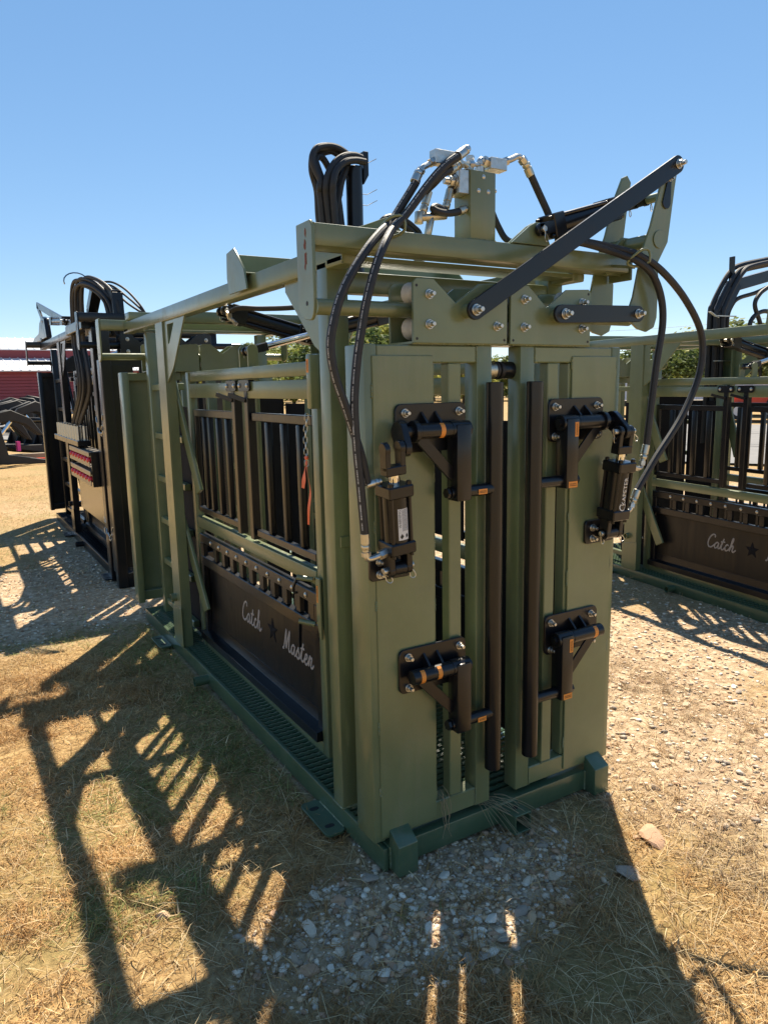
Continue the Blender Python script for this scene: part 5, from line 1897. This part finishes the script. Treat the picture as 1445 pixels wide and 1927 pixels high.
# longer loose straw in front
x, y = grass_pts(7500, -1.6, 2.2, -1.5, 1.2, lambda x, y: (0.45 + 0.55 * sstep(-0.3, -0.75, y)) * np.ones_like(x))
blades('loose_straw', x, y, GR.uniform(0.07, 0.16, len(x)), GR.uniform(0.0016, 0.0026, len(x)), GR.uniform(1.0, 1.5, len(x)), np.array([(0.74, 0.57, 0.32)])[GR.randint(1, size=len(x))] * GR.uniform(0.6, 1.1, len(x))[:, None], 'long loose straw stalks strewn over the ground', 0.25)

g = G()
for i in range(26):
    if i < 8:
        x0, y0, z0, ln = 0.250 + rnd.uniform(-0.012, 0.012), -0.008, 0.185 + rnd.uniform(-0.02, 0.03), rnd.uniform(0.07, 0.16)
        pts = [(x0, y0 + 0.02, z0 + 0.01), (x0 + rnd.uniform(-0.005, 0.005), y0, z0), (x0 + rnd.uniform(-0.015, 0.015), y0 - 0.008, z0 - ln * 0.5), (x0 + rnd.uniform(-0.025, 0.025), y0 - 0.012, z0 - ln)]
    else:
        x0 = rnd.uniform(0.39, 0.52)
        dx, dy = rnd.uniform(-0.06, 0.20), rnd.uniform(-0.10, -0.28)
        pts = [(x0, 0.03, 0.10), (x0 + dx * 0.2, -0.01, 0.104), (x0 + dx * 0.5, dy * 0.45, rnd.uniform(0.05, 0.085)), (x0 + dx, dy, 0.006)]
    g.pipe([Vector(p) + Vector((rnd.uniform(-1, 1), rnd.uniform(-1, 1), rnd.uniform(0, 1))) * 0.006 for p in pts], 0.0009, 4, smooth=4)
tag(g.build('dry_straw', 'straw'), 'dry straw stalks caught under the gates and trailing over the hitch tube', 'straw', kind='stuff')

# welds at the main chute's joints
for p, q in (((0.0, 0.275, 0.084), (0.078, 0.275, 0.084)), ((0.0, 0.276, 0.084), (0.0, 0.349, 0.084)), ((-0.1455, 0.060, 2.002), (-0.1455, 0.060, 2.062)), ((-0.1455, 0.158, 1.999), (-0.1455, 0.062, 1.999)),
             ((0.0, 2.30, 0.082), (0.0, 2.45, 0.082)), ((0.027, -0.0085, 0.084), (0.027, -0.0085, 0.004)), ((0.104, -0.0085, 0.084), (0.104, -0.0085, 0.004)), ((0.930, -0.0085, 0.084), (0.930, -0.0085, 0.004)),
             ((0.428, 0.0775, 2.0655), (0.532, 0.0775, 2.0655)), ((0.4275, 0.079, 2.0655), (0.4275, 0.167, 2.0655)), ((0.0, 0.164, 1.974), (0.0, 0.164, 2.045)), ((0.0, 0.30, 2.0465), (0.0, 0.42, 2.0465)),
             ((-0.022, 0.93, 2.047), (-0.022, 1.10, 2.047)), ((0.496, -0.0088, 0.078), (0.572, -0.0088, 0.078)), ((-0.001, 0.27, 0.017), (-0.001, 0.47, 0.017)), ((0.124, 0.632, 1.645), (0.124, 0.687, 1.645)),
             ((0.124, 2.272, 1.646), (0.124, 2.272, 1.698)), ((0.121, 2.272, 0.813), (0.121, 2.272, 0.871)), ((0.124, 2.272, 0.071), (0.124, 2.272, 0.131)), ((1.12, 0.0615, 2.066), (1.163, 0.0615, 2.066))):
    weld(chute, p, q, 'green', 0.0042)
